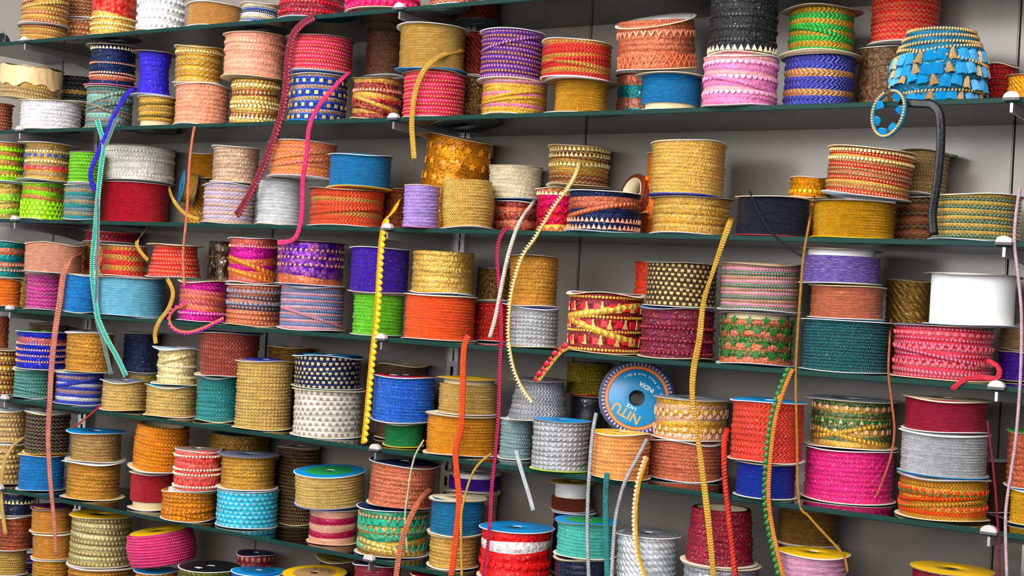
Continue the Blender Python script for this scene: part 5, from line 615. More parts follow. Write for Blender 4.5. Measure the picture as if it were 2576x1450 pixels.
 ('brzD', 'rope', 0.0033, 'coral', 'thin copper cord tail', [(0.7367, 0.1194, -0.2569), (0.744, 0.0994, -0.2626), (0.7513, 0.0795, -0.2706), (0.7586, 0.0595, -0.2797), (0.766, 0.0395, -0.2886), (0.7734, 0.0196, -0.2975), (0.7807, -0.0004, -0.3067), (0.7809, -0.0004, -0.3165), (0.7814, -0.0004, -0.3258), (0.7825, -0.0004, -0.3343), (0.784, -0.0004, -0.3425), (0.7856, -0.0004, -0.3504), (0.7871, -0.0004, -0.3585), (0.7886, -0.0004, -0.3667), (0.7902, -0.0004, -0.375), (0.7915, -0.0004, -0.3832), (0.7923, -0.0004, -0.3911), (0.7924, -0.0004, -0.3985), (0.7921, -0.0004, -0.4057), (0.7914, -0.0004, -0.4127), (0.7904, -0.0004, -0.4196), (0.7891, -0.0004, -0.4264), (0.7874, -0.0004, -0.4331), (0.7856, -0.0004, -0.4397), (0.7836, -0.0004, -0.4463), (0.7813, -0.0004, -0.4535), (0.7787, -0.0004, -0.4611), (0.7763, -0.0004, -0.4678), (0.7747, -0.0004, -0.4725)], {}),
 ('scarE', 'rope', 0.0091, 'red+coral', 'thick scarlet braid tail', [(0.5706, 0.0073, -0.4127), (0.5715, 0.0039, -0.4157), (0.5719, 0.0008, -0.4202), (0.5724, -0.0021, -0.4257), (0.5733, -0.0049, -0.4321), (0.5746, -0.0072, -0.4395), (0.5766, -0.0101, -0.4478), (0.5778, -0.0108, -0.457), (0.5771, -0.0073, -0.4668), (0.5779, -0.0063, -0.4764), (0.5789, -0.0053, -0.4863), (0.58, -0.0041, -0.4965), (0.5815, -0.0035, -0.5069), (0.5832, -0.0031, -0.5174), (0.585, -0.0027, -0.5282), (0.587, -0.0026, -0.5394), (0.5892, -0.0025, -0.5512), (0.5918, -0.0025, -0.5652), (0.5946, -0.0025, -0.5808), (0.5972, -0.0025, -0.5951), (0.599, -0.0025, -0.6049)], {}),
 ('nitu', 'rope', 0.0064, 'silver+white', 'silver curly tail, left strand', [(0.3845, -0.01, -0.4085), (0.3847, -0.0117, -0.4128), (0.3846, -0.0133, -0.419), (0.3874, -0.0197, -0.4261), (0.3861, -0.0191, -0.4346), (0.3852, -0.0186, -0.4441), (0.3847, -0.0185, -0.4546), (0.3841, -0.0181, -0.4659), (0.3837, -0.0178, -0.4774), (0.3834, -0.0176, -0.4889), (0.3829, -0.017, -0.5007), (0.3794, -0.0113, -0.5137), (0.3783, -0.0091, -0.5265), (0.3773, -0.0068, -0.5397), (0.3765, -0.0046, -0.5532), (0.3765, -0.0033, -0.5668), (0.377, -0.0024, -0.5808), (0.378, -0.0018, -0.5964), (0.3797, -0.0015, -0.6132), (0.3813, -0.0014, -0.6284), (0.3825, -0.0013, -0.6389)], {}),
 ('nitu', 'rope', 0.0063, 'silver+white', 'silver curly tail, right strand', [(0.4601, -0.0026, -0.4359), (0.4583, -0.0032, -0.4403), (0.4557, -0.0041, -0.4464), (0.4528, -0.0052, -0.4535), (0.4501, -0.0067, -0.4603), (0.4475, -0.0084, -0.4669), (0.4445, -0.0101, -0.4738), (0.4421, -0.0124, -0.4806), (0.4399, -0.0142, -0.4871), (0.4381, -0.0155, -0.493), (0.4366, -0.0165, -0.4986), (0.4311, -0.0102, -0.5054), (0.4284, -0.0085, -0.5125), (0.4254, -0.0065, -0.5205), (0.4223, -0.0043, -0.5292), (0.4201, -0.0032, -0.5385), (0.4184, -0.0023, -0.5486), (0.4174, -0.0018, -0.56), (0.4169, -0.0015, -0.5725), (0.4166, -0.0014, -0.585), (0.4165, -0.0013, -0.5965), (0.4165, -0.0013, -0.6074), (0.4167, -0.0013, -0.618), (0.4169, -0.0013, -0.6271), (0.417, -0.0013, -0.6335)], {}),
 ('tealr', 'flat', 0.009, 'teal+mint', 'teal metallic ribbon strip', [(0.4146, -0.0243, -0.484), (0.4145, -0.0243, -0.4872), (0.4142, -0.0243, -0.4916), (0.414, -0.0242, -0.4975), (0.4092, -0.0159, -0.5063), (0.4078, -0.013, -0.516), (0.4066, -0.0099, -0.5272), (0.4056, -0.0068, -0.5403), (0.4057, -0.0051, -0.5553), (0.4066, -0.0038, -0.5748), (0.4083, -0.003, -0.5979), (0.4102, -0.0026, -0.6194), (0.4115, -0.0024, -0.6342)], {}),
 ('flow2', 'scal', 0.0068, 'yellow2+blush', 'gold strip with blush flowers', [(0.4609, -0.0015, -0.4594), (0.459, -0.0015, -0.4656), (0.4562, -0.0015, -0.4745), (0.4533, -0.0016, -0.4846), (0.4511, -0.0016, -0.4945), (0.4498, -0.0017, -0.5041), (0.4489, -0.0018, -0.514), (0.4484, -0.0019, -0.524), (0.4485, -0.0022, -0.5341), (0.4491, -0.0024, -0.5447), (0.4503, -0.0026, -0.5556), (0.4521, -0.0034, -0.566), (0.4535, -0.0033, -0.5752), (0.455, -0.0032, -0.5827), (0.4566, -0.003, -0.5889), (0.4584, -0.0027, -0.5946), (0.4606, -0.0024, -0.6004), (0.4635, -0.0022, -0.6072), (0.467, -0.002, -0.6142), (0.4702, -0.0019, -0.6204), (0.4725, -0.0018, -0.6248)], {'side': 1, 'fw': 0.95, 'es': 1.1}),
 ('iceE', 'flat', 0.0072, 'icewhite+silver', 'white silver tail', [(0.252, -0.0015, -0.4734), (0.2531, -0.0015, -0.4762), (0.2547, -0.0015, -0.4801), (0.2565, -0.0015, -0.4846), (0.2585, -0.0015, -0.4894), (0.2606, -0.0015, -0.4942), (0.2629, -0.0015, -0.4994), (0.2654, -0.0015, -0.5049), (0.2679, -0.0015, -0.5104), (0.2706, -0.0015, -0.5163), (0.2735, -0.0015, -0.5224), (0.2763, -0.0015, -0.5284), (0.2788, -0.0015, -0.534), (0.281, -0.0015, -0.5392), (0.2831, -0.0015, -0.5443), (0.2848, -0.0015, -0.5487), (0.286, -0.0015, -0.5518)], {}),
 ('palec', 'rope', 0.0045, 'pinkpale+white', 'pale pink cord', [(0.9241, -0.001, -0.1027), (0.9236, -0.001, -0.1084), (0.9227, -0.001, -0.1166), (0.9219, -0.001, -0.1257), (0.9213, -0.001, -0.1344), (0.9209, -0.001, -0.1421), (0.9207, -0.001, -0.1497), (0.9207, -0.001, -0.1576), (0.9212, -0.001, -0.1661), (0.9223, -0.001, -0.1755), (0.9241, -0.001, -0.1855), (0.926, -0.001, -0.196), (0.9277, -0.001, -0.2066), (0.9293, -0.001, -0.217), (0.9309, -0.001, -0.2273), (0.9324, -0.001, -0.2385), (0.9335, -0.001, -0.2514), (0.9344, -0.001, -0.2667), (0.9351, -0.001, -0.2837), (0.9355, -0.001, -0.3014), (0.9357, -0.001, -0.3188), (0.9356, -0.001, -0.3364), (0.9353, -0.001, -0.3545), (0.9348, -0.001, -0.3717), (0.9343, -0.001, -0.3864), (0.9337, -0.001, -0.3975), (0.9329, -0.001, -0.406), (0.9321, -0.001, -0.4137), (0.9313, -0.001, -0.4227), (0.9303, -0.001, -0.4337), (0.9291, -0.001, -0.4455), (0.928, -0.001, -0.4573), (0.9274, -0.001, -0.4682), (0.9273, -0.001, -0.4776), (0.9276, -0.001, -0.486), (0.9281, -0.001, -0.4944), (0.9288, -0.001, -0.5041), (0.9298, -0.001, -0.5165), (0.9311, -0.001, -0.5308), (0.9323, -0.001, -0.5439), (0.9331, -0.001, -0.5529)], {}),
 ('redc', 'rope', 0.0032, 'wine', 'thin wine red cord', [(0.9011, -0.0004, -0.3715), (0.902, -0.0004, -0.3761), (0.9033, -0.0004, -0.3827), (0.9047, -0.0004, -0.3904), (0.9061, -0.0004, -0.3983), (0.9075, -0.0004, -0.4064), (0.909, -0.0004, -0.415), (0.9105, -0.0004, -0.4242), (0.912, -0.0004, -0.434), (0.9136, -0.0004, -0.4447), (0.9151, -0.0004, -0.4563), (0.9166, -0.0004, -0.4678), (0.9179, -0.0004, -0.4785), (0.9191, -0.0004, -0.488), (0.92, -0.0004, -0.4966), (0.9208, -0.0004, -0.5052), (0.9216, -0.0004, -0.5142), (0.9223, -0.0004, -0.5249), (0.9229, -0.0004, -0.5366), (0.9233, -0.0004, -0.5471), (0.9237, -0.0004, -0.5545)], {}),
 ('ambE', 'rope', 0.0035, 'cream', 'cream string tail', [(0.0873, -0.0002, -0.475), (0.0846, -0.0002, -0.4791), (0.0807, -0.0002, -0.4848), (0.0767, -0.0002, -0.4914), (0.0733, -0.0002, -0.498), (0.071, -0.0002, -0.5044), (0.0691, -0.0002, -0.5111), (0.0676, -0.0002, -0.518), (0.0663, -0.0002, -0.525), (0.0652, -0.0002, -0.5321), (0.0644, -0.0002, -0.5393), (0.0638, -0.0002, -0.5467), (0.0631, -0.0002, -0.5546), (0.0622, -0.0002, -0.5627), (0.0611, -0.0002, -0.5711), (0.0603, -0.0002, -0.5801), (0.0603, -0.0002, -0.59), (0.0616, -0.0002, -0.6024), (0.0638, -0.0002, -0.6166), (0.066, -0.0002, -0.6296), (0.0675, -0.0002, -0.6386)], {}),
 ('ambE', 'rope', 0.0045, 'gold', 'thin gold rope tail', [(0.2095, -0.0006, -0.4818), (0.2057, -0.0006, -0.4848), (0.2001, -0.0006, -0.489), (0.1942, -0.0006, -0.4939), (0.1891, -0.0006, -0.4987), (0.1853, -0.0006, -0.5032), (0.182, -0.0006, -0.5077), (0.1791, -0.0006, -0.5126), (0.1764, -0.0006, -0.5182), (0.1739, -0.0006, -0.5247), (0.1716, -0.0006, -0.532), (0.1696, -0.0006, -0.5396), (0.1678, -0.0006, -0.5476), (0.1661, -0.0006, -0.5546), (0.1644, -0.0006, -0.5612), (0.1633, -0.0006, -0.5696), (0.1631, -0.0006, -0.5823), (0.1643, -0.0006, -0.603), (0.1666, -0.0006, -0.6294), (0.169, -0.0006, -0.6547), (0.1706, -0.0006, -0.6721)], {}),
 ('copF', 'flat', 0.0105, 'coral+peach', 'folded copper tail', [(0.053, 0.0697, -0.554), (0.0586, 0.0577, -0.5553), (0.0625, 0.0456, -0.558), (0.0661, 0.0336, -0.5613), (0.0704, 0.0216, -0.5648), (0.0757, 0.0095, -0.5685), (0.0812, -0.0025, -0.5726), (0.0777, -0.0025, -0.579), (0.0746, -0.0025, -0.585), (0.072, -0.0025, -0.5903), (0.0698, -0.0025, -0.5953), (0.0678, -0.0025, -0.6004), (0.0657, -0.0025, -0.6066), (0.0632, -0.0025, -0.6137), (0.0606, -0.0025, -0.6215), (0.0582, -0.0025, -0.6302), (0.056, -0.0025, -0.64), (0.0542, -0.0025, -0.6527), (0.0527, -0.0025, -0.6674), (0.0514, -0.0025, -0.6811), (0.0505, -0.0025, -0.6906)], {}),
 ('curl', 'flat', 0.0081, 'gold+deepgold', 'curled gold strand', [(-0.6111, 0.1133, -0.0962), (-0.5884, 0.0942, -0.1009), (-0.5652, 0.0751, -0.1067), (-0.5416, 0.056, -0.1129), (-0.5176, 0.0369, -0.1188), (-0.4933, 0.0178, -0.1243), (-0.4686, -0.0013, -0.1296), (-0.4647, -0.0013, -0.1334), (-0.4603, -0.0013, -0.1372), (-0.4555, -0.0013, -0.141), (-0.4502, -0.0013, -0.1448), (-0.4444, -0.0013, -0.1485), (-0.438, -0.0013, -0.1515), (-0.4302, -0.0013, -0.1541), (-0.4212, -0.0013, -0.1562), (-0.4129, -0.0013, -0.1579), (-0.4071, -0.0013, -0.1591)], {}),
 ('beigeF', 'flat', 0.0095, 'gold2+palegold', 'beige beaded tail', [(-0.8961, 0.0507, -0.5687), (-0.8908, 0.0418, -0.5708), (-0.8883, 0.0331, -0.5743), (-0.8864, 0.0243, -0.5787), (-0.883, 0.0157, -0.5834), (-0.8778, 0.007, -0.5885), (-0.8717, -0.0016, -0.594), (-0.8766, -0.0016, -0.6018), (-0.8805, -0.0016, -0.61), (-0.8835, -0.0016, -0.6188), (-0.8856, -0.0016, -0.628), (-0.887, -0.0016, -0.6376), (-0.8876, -0.0016, -0.6473), (-0.8877, -0.0017, -0.6567), (-0.8872, -0.0017, -0.666), (-0.8858, -0.0019, -0.6758), (-0.8835, -0.002, -0.6869), (-0.8795, -0.002, -0.7011), (-0.8731, -0.0029, -0.7172), (-0.8689, -0.0021, -0.7324), (-0.8654, -0.0021, -0.7428)], {}),
 ('ltgold', 'rope', 0.0042, 'crimson', 'short crimson cord end', [(-0.6257, -0.0017, -0.4871), (-0.632, -0.0011, -0.4912), (-0.6403, -0.0009, -0.497), (-0.6498, -0.0007, -0.5035), (-0.6589, -0.0005, -0.5095), (-0.6683, -0.0004, -0.5154), (-0.6784, -0.0003, -0.5216), (-0.6875, -0.0002, -0.5271), (-0.6938, -0.0002, -0.531)], {}),
 ('wineD', 'loop', 0.0098, 'gold+crimson', 'gold chain tail with red tassels', [(0.3314, -0.0028, -0.3234), (0.3287, -0.0027, -0.3249), (0.3249, -0.0027, -0.327), (0.3206, -0.0026, -0.3297), (0.3164, -0.0026, -0.3331), (0.3123, -0.0026, -0.3374), (0.308, -0.0025, -0.3425), (0.3037, -0.0025, -0.348), (0.2994, -0.0025, -0.3534), (0.2947, -0.0025, -0.3592), (0.2898, -0.0025, -0.3655), (0.2854, -0.0025, -0.3711), (0.2823, -0.0025, -0.375)], {'tas': 1}),
 ('coralD', 'flat', 0.0078, 'coral2', 'coral ribbon flap', [(0.8813, 0.0468, -0.3025), (0.8869, 0.0386, -0.3037), (0.894, 0.0304, -0.3054), (0.9009, 0.0222, -0.3075), (0.9063, 0.0141, -0.3098), (0.9123, -0.0023, -0.3124), (0.9125, -0.0023, -0.316), (0.9117, -0.0023, -0.3193), (0.9099, -0.0023, -0.3217), (0.9068, -0.0023, -0.3225), (0.9024, -0.0023, -0.3224), (0.8975, -0.0023, -0.322), (0.8928, -0.0023, -0.322), (0.8883, -0.0023, -0.3225), (0.8836, -0.0023, -0.3231), (0.879, -0.0023, -0.3241), (0.8747, -0.0023, -0.3257), (0.8702, -0.0023, -0.3286), (0.8658, -0.0023, -0.3323), (0.8619, -0.0023, -0.3359), (0.8591, -0.0023, -0.3384)], {}),
]

IDS={}
FRONT=math.atan2(CAM_POS[1]-.05,CAM_POS[0]-.1)
GROUPS={s:'trim spools on the %s shelf'%w_ for s,w_ in WORDS.items()}
def spool(row,k):
    shelf,x,y,z0,h,rb,rf,pat,cols,label,o=row
    rnd=random.Random(k*31+5)
    root=bpy.data.objects.new('cord_spool' if pat in('rope','thread') else ('ribbon_spool' if pat=='plain' else 'lace_spool'),None); C.objects.link(root)
    tl=math.radians(o.get('tl',0)); tp=math.radians(-o.get('tp',0))
    lift=rf*(abs(math.sin(tl))+abs(math.sin(tp)))
    root.location=(x,y,z0+.0004+lift); root.rotation_euler=(tp,tl,0)
    h=h-lift*.8-.0004
    tag(root,label,'spool',GROUPS[shelf])
    fr=math.atan2(CAM_POS[1]-y,CAM_POS[0]-x)
    th=.0011
    nf=o.get('nf'); cu=o.get('cu',(0,0))
    z1=h-(0 if nf else th)
    zb=th+cu[1]*h; ht=z1-zb-cu[0]*h
    defs=rnd.choice(['white','white','ice','cream','white','cream'])
    topc=o.get('t',defs); botc=o.get('b',rnd.choice(['white','white','cream','ice']))
    wav=rnd.choice([.0008,.0016,.0026,.0038])
    flange('bottom_flange',rf,0,'cream',botc if not o.get('b') else botc,root,min(wav,.0022),rnd,rnd.choice([2,2,3]))
    if not nf: flange('top_flange',rf,h-th,topc,rnd.choice(['white','cream','taupe']) if topc not in('black','navy') else 'white',root,-wav*(0 if o.get('lab') else 1),rnd,rnd.choice([1,2,2,3])).rotation_euler=(math.radians(o.get('ft',0)),0,0)
    if o.get('empty'):
        V,F=lathe([(rb,th),(rb,h-th)],56); obj('core',mesh('core',V,F,simple('white_core',(.80,.81,.83,1),.55),None),root); return root
    if nf or max(cu)>0:
        rc=rb*(.84 if max(cu)>0 else .80)
        prof=[(rc,th),(rc,h-(th if not nf else -.0)),(rc*.94,h-(th if not nf else -.0)),(rc*.94,th)] 
        V,F=lathe(prof,40,True); obj('core',mesh('core',V,F,card('pinkbeige' if 'pinkbeige' in cols else ('white' if o.get('cu',(0,0))[0]>.15 else 'cream')),None),root)
    metal=o.get('m',.58 if any(q in cols for q in('gold','ochre','amber','bronze','copper','coral','silver','khaki','olive','champ')) else .1)
    mat=lace_mat(pat,cols,metal,o.get('sp',0))
    n=o.get('n') or max(3,round(ht*1790/11)); n=round(n*1.25) if '/' not in cols and not o.get('mo') and pat not in('plain','check','scal') else n; oo=dict(o,pat=pat)
    ob,base,pitch=wound('wound_trim',rb*.985,ht,n,zb,mat,root,oo,rnd)
    for q in range(o.get('cross',0)):
        c_=o.get('crossc'); m2=lace_mat('bead' if c_ else pat,(c_ if c_ else cols.split('+')[0].split('/')[q%len(cols.split('+')[0].split('/'))]+('+'+cols.split('+')[1] if '+' in cols else '')),max(metal,.3),0)
        t0=rnd.uniform(.12,.6); t1=min(.92,max(.08,t0+rnd.choice([-1,1])*rnd.uniform(.18,.38)))
        strand(root,base,ht,zb,pitch,m2,fr-rnd.uniform(1.3,1.7),fr+rnd.uniform(1.0,1.6),t0,t1,rnd)
    random.seed(k)
    for (kind,vf,size,cn) in o.get('mo',[]): motif_rows(root,kind,vf,size,cn,base,ht,zb,fr)
    if o.get('lab2'):
        V,F=lathe([(rf*.14,h+.0002),(rf*.62,h+.0002),(rf*.66,h)],40); obj('label_ring',mesh('label_ring',V,F,card(o['lab2']),None),root)
        if o['lab2']=='black':
            V,F=box(-.006,.006,-rf*.5-.004,-rf*.5+.004,h+.0003,h+.0006); obj('barcode_sticker',mesh('barcode_sticker',V,F,card('white'),None,False),root)
    if o.get('lab')=='SILVER':
        tf=[q for q in root.children if q.name.startswith('top_flange')][0]; lettering(tf,'SILVER',rf*.30,(rf*.28,-rf*.42,th+.0004),(0,0,PI+.15),card('dkred'))
        for rr in (.90,):
            V,F=lathe([(rf*rr,th+.0003),(rf*(rr-.02),th+.0003)],44); obj('printed_ring',mesh('printed_ring',V,F,card('grey'),None),tf)
    if o.get('lab')=='script':
        P=[]
        for q in range(26):
            a=q/25; xx=-.5+a; yy=.34+.10*math.sin(a*19)+.05*math.sin(a*31)
            P.append((xx*rf*.9,yy*rf))
        V=[];F=[]
        for xx,yy in P: V+=[(xx,yy-.0007,h+.0006),(xx,yy+.0007,h+.0006)]
        for q in range(25): F.append((2*q,2*q+2,2*q+3,2*q+1))
        obj('script_print',mesh('script_print',V,F,card('bronze'),None,False),root)
    if o.get('wrap'):
        V=[];F=[];m=40
        for i in range(m+1):
            a=fr-1.9+3.6*i/m
            for j in range(7):
                t=.42+.06*math.sin(i*.35)+ (1-.42)*j/6 - .05*math.sin(i*.9)*(1-j/6)
                r=rb*1.025+.0009*math.sin(i*1.9+j*.8)+.0006*math.sin(i*3.7)
                V.append((r*math.cos(a),r*math.sin(a),zb+min(t,1)*ht))
        for i in range(m):
            for j in range(6): F.append((i*7+j,(i+1)*7+j,(i+1)*7+j+1,i*7+j+1))
        obj('satin_wrap',mesh('satin_wrap',V,F,simple('beige_satin',lin('d8b888'),.38,.05,.12,40),None),root)
    if o.get('id'): IDS[o['id']]=root
    return root
for k_,row in enumerate(SPOOLS): spool(row,k_)
# ---------------------------------------------------------------- rolls lying on their side
def lying(name,label,loc,axis,r,L,facecol,matname,rim=None,text=False,pid=None,open_end=False,roll=0):
    root=bpy.data.objects.new(name,None); C.objects.link(root)
    q=Vector(axis).normalized().to_track_quat('Z','Y'); root.rotation_mode='QUATERNION'; root.rotation_quaternion=q; root.location=loc
    tag(root,label,'spool','spools lying on their side')
    rnd=random.Random(3)
    if not open_end:
        flange('face_flange',r,0,facecol,facecol,root,0,rnd,2,.2); flange('back_flange',r*.97,-L,'grey','grey',root,0,rnd,2)
        wound('wound_trim',r*.9,L-.0012,6,-L+.0011,matname,root,{},rnd)
    else:
        wound('wound_trim',r,L,7,-L,matname,root,{},rnd)
        V,F=lathe([(.001,-L*.8),(r*.73,-L*.8)],32); obj('core_shade_disc',mesh('core_shade_disc',V,F,card('charcoal'),None),root)  # charcoal disc added so the tube interior reads as shaded
        V,F=lathe([(r*.78,.0008),(r*.74,.0008),(r*.74,-L),(r*.78,-L)],40,True); obj('core',mesh('core',V,F,card('cream'),None),root)
    if pid: IDS[pid]=root
    return root
NITU=lying('disc_spool','blue lettered disc spool turned face-on above the apricot cord',NITU_POS,(.56,-.82,.10),.0535,.030,'navy',lace_mat('wave','silver+white',.5,1),pid='nitu')
V,F=lathe([(.0112,.0014),(.040,.0014),(.0405,.0011)],56); obj('blue_label',mesh('blue_label',V,F,simple('label_blue',lin('0c84c4'),.3,0,.06,60),None),NITU)
V,F=lathe([(.0405,.0013),(.0445,.0013)],56); obj('copper_ring',mesh('copper_ring',V,F,card('orangelt'),None),NITU)
V,F=lathe([(.0398,.0016),(.0404,.0016)],56); obj('red_ring',mesh('red_ring',V,F,card('dkred'),None),NITU)
P=[]
for i in range(56):
    a=2*PI*i/56; ca,sa=math.cos(a),math.sin(a)
    for (r0,dr,dw) in ((.0455,.0032,.0019),):
        pts=[(r0,-dw),(r0+dr*.4,-dw*.35),(r0+dr,-dw*.8),(r0+dr*1.3,0),(r0+dr,dw*.8),(r0+dr*.4,dw*.35),(r0,dw)]
        P.append(([(rr*ca-tt*sa,rr*sa+tt*ca,.0016) for rr,tt in pts],[tuple(range(len(pts)))]))
o_=obj('printed_border',mesh('printed_border',*merge(P),card('lilac'),None,False),NITU); o_['kind']='stuff'
# text plane on the disc: local axes of the quaternion; find the roll that sends text-up to image-up
q=NITU.rotation_quaternion; up=q.inverted()@Vector((0,0,1)); base_ang=math.atan2(up.y,up.x)-PI/2
ta=base_ang+math.radians(152)
gold_ink=simple('gold_ink',lin('c8a458'),.3,.6,.1,80); white_ink=card('white')
def on_disc(txt,size,rr,ang,mat,name='lettering'):
    # ang: direction on the disc measured from 'text down' axis
    d=Vector((math.cos(ta-PI/2),math.sin(ta-PI/2))); n=Vector((math.cos(ta),math.sin(ta)))
    loc=-d*0+n*0
    x,y=rr
    p=n*x+Vector((-n.y,n.x))*y
    lettering(NITU,txt,size,(p.x,p.y,.0016),(0,0,ta+ang),mat,name)
on_disc('NITU',.0185,(.002,.0255),0,gold_ink)
on_disc('LACE',.0062,(.0,.0150),0,white_ink)
on_disc('INDIA',.0085,(-.004,-.0200),0,white_ink)
for i,ch in enumerate('Mfg. of Fancy Lace & Dori'):
    if ch==' ': continue
    a=ta-PI/2+ (i-12)*.088
    lettering(NITU,ch,.0048,(.0335*math.cos(a),.0335*math.sin(a),.0016),(0,0,a+PI/2),white_ink)
lying('copper_roll','copper braid roll lying on its side behind the navy lace roll',ROLL_POS,(-.42,-.88,.22),.030,.030,'white',lace_mat('bead','rust+coral',.35),open_end=True)
lying('blue_disc_spool','small spool showing a blue disc face beside the crimson cord',BLUE_POS,(-.55,-.82,.12),.030,.022,'cobalt',lace_mat('rope','ochre+gold',.35))
# ---------------------------------------------------------------- loose tails
def frame(pts):
    T=[]
    for i in range(len(pts)):
        a=Vector(pts[max(i-1,0)]);b=Vector(pts[min(i+1,len(pts)-1)]); T.append((b-a).normalized())
    return T
def tail(row,k):
    pid,kind,w_,cols,label,pts,o=row; w_*=.82
    rnd=random.Random(k+77)
    P=[Vector(p) for p in pts]; T=frame(P)
    if pid in IDS: par=IDS[pid]
    else: par=None
    N=Vector((.43,-.9,0)).normalized()
    s=[0]
    for a,b in zip(P[:-1],P[1:]): s.append(s[-1]+(b-a).length)
    V=[];F=[];UV=[]
    round_=kind=='rope'
    m=8
    acr=[]
    for i,(p,t) in enumerate(zip(P,T)):
        A=t.cross(N); A=A.normalized() if A.length>.05 else Vector((1,0,0)); n=A.cross(t).normalized()
        if n.dot(N)<0: n=-n
        f=i/(len(P)-1); ww=w_*(1-o.get('taper',0)*max(0,f-.35)/.65)
        if kind in('scal','zig','loop'): ww*=o.get('fw',.62)
        if o.get('tw'): ww*=.62+.38*abs(math.cos(f*7.5))
        acr.append((A,n,ww))
    if round_:
        # resample finely so the twist of the cord is modelled
        for i,(p,t) in enumerate(zip(P,T)):
            A,n,ww=acr[i]
            for j in range(m):
                a=2*PI*j/m; V.append(p+A*(math.cos(a)*ww*.5)+n*(math.sin(a)*ww*.42))
        for i in range(len(P)-1):
            for j in range(m):
                q=(j+1)%m; F.append((i*m+j,i*m+q,(i+1)*m+q,(i+1)*m+j))
                u0,u1=s[i]/w_*1.5,s[i+1]/w_*1.5; v0,v1=j/m*2,(j+1)/m*2-1e-3; UV.append(((u0,v0),(u0,v1),(u1,v1),(u1,v0)))
        F+= [tuple(range(m-1,-1,-1)),tuple((len(P)-1)*m+j for j in range(m))]; UV+=[((0,.5),)*m]*2
        pat='rope'
    else:
        sec=[(-.5,-.35),(-.46,.35),(-.2,.5),(0,.38),(.2,.5),(.46,.35),(.5,-.35)]; m=len(sec); th=.0014
        for i,p in enumerate(P):
            A,n,ww=acr[i]
            for x,y in sec: V.append(p+A*(x*ww)+n*(y*th))
        for i in range(len(P)-1):
            for j in range(m):
                q=(j+1)%m; F.append((i*m+j,(i+1)*m+j,(i+1)*m+q,i*m+q))
                u0,u1=s[i]/w_*1.9,s[i+1]/w_*1.9; v0=min(.99,j/(m-1)); v1=min(.99,(j+1)/(m-1)) if j<m-1 else 0
                UV.append(((u0,v0),(u1,v0),(u1,v1),(u0,v1)))
        F+= [tuple(range(m)),tuple((len(P)-1)*m+j for j in range(m-1,-1,-1))]; UV+=[((0,.5),)*m]*2
        pat='plain' if o.get('gloss') else 'braid'
    mat=lace_mat(pat,cols if kind in('flat','rope') else cols.split('+')[0],.3 if 'gold' in cols or 'coral' in cols or 'silver' in cols else .08,0,o.get('gloss',0))
    loc=P[0]
    nm={'black satin tail':'satin_ribbon','teal metallic ribbon strip':'metallic_ribbon','gold strip with blush flowers':'flower_braid','pale pink cord':'pink_rope','thin wine red cord':'red_rope'}.get(label,'loose_end')
    def place(name,V,F,mat,UV,parent):
        me=mesh(name,[tuple(v) for v in V],F,mat,UV)
        bm=bmesh.new(); bm.from_mesh(me); bmesh.ops.recalc_face_normals(bm,faces=bm.faces); bm.to_mesh(me); bm.free()
        ob=obj(name,me)
        if parent is not None:
            ob.parent=parent; L=parent
            mw=Matrix.LocRotScale(L.location,L.rotation_quaternion if L.rotation_mode=='QUATERNION' else L.rotation_euler,None)
            if parent.parent is None: ob.matrix_parent_inverse=mw.inverted()
        return ob
    ob=place(nm,V,F,mat,UV,par); 
    if par is None: tag(ob,LONG[label],'cord' if 'rope' in nm else 'ribbon')
    else: tag(ob,label)
    # edging pieces
    if kind in('scal','zig','dots','loop'):
        step=w_*(o.get('es',1.25)*.92 if kind in('scal','loop') else (.8 if kind=='zig' else .55)); c2=cols.split('+')[1]
        d=step*.5; parts=[]; side=o.get('side',1)
        i=0; cnt=0
        while d<s[-1]:
            while i<len(s)-2 and s[i+1]<d: i+=1
            f=(d-s[i])/max(1e-9,s[i+1]-s[i]); p=P[i].lerp(P[i+1],f); A,n,ww=acr[i]; t=T[i]
            if kind=='dots':
                for sd in (-1,1):
                    g,fc=motif_geo('pom',w_*.36,.001); parts.append(([p+A*(sd*ww*.55)+n*.0005+Vector(v) for v in g],fc))
            else:
                kd='tassel' if (o.get('tas') and cnt%2) else ('check' if o.get('tas') else ('tri' if kind=='zig' else 'scal'))
                sz=w_*o.get('es',1.25 if kind=='scal' else .95)*(1.3 if o.get('tas') else 1)
                g,fc=motif_geo(kd,sz,.001)
                up=-A*side if kd!='tri' else A*side
                # shape hangs from the edge: local z -> up, x -> along, y -> normal
                parts.append(([p+A*(side*ww*(.55 if kd!='check' else .9))+t*v[0]-n*v[1]+up*v[2] for v in g],fc))
            d+=step; cnt+=1
        if parts:
            VV=[];FF=[]
            for v,fc in parts:
                b=len(VV); VV+=v; FF+=[tuple(x+b for x in q_) for q_ in fc]
            cname=c2 if label!='sagging orange loop with magenta scallops' else 'magenta'
            if label.startswith('maroon seq'): cname='maroon'
            e=place('scalloped_edge' if kind in('scal','loop') else ('zigzag_edge' if kind=='zig' else 'dotted_edge'),VV,FF,motif_mat(cname),None,None)
            e.parent=ob
            if par is not None: e.matrix_parent_inverse=Matrix()
            e['kind']='stuff'
LONG={'black satin tail':'black satin ribbon hanging from the tassel bundle shelf over brown spools','teal metallic ribbon strip':'narrow teal metallic ribbon hanging over the aqua cord spool',
 'gold strip with blush flowers':'gold braid strip edged with blush flowers hanging before the white rope','pale pink cord':'long pale pink cord hanging down the right edge','thin wine red cord':'thin wine red cord hanging right of the silver cord spool'}
for k_,row in enumerate(TAILS): tail(row,k_)
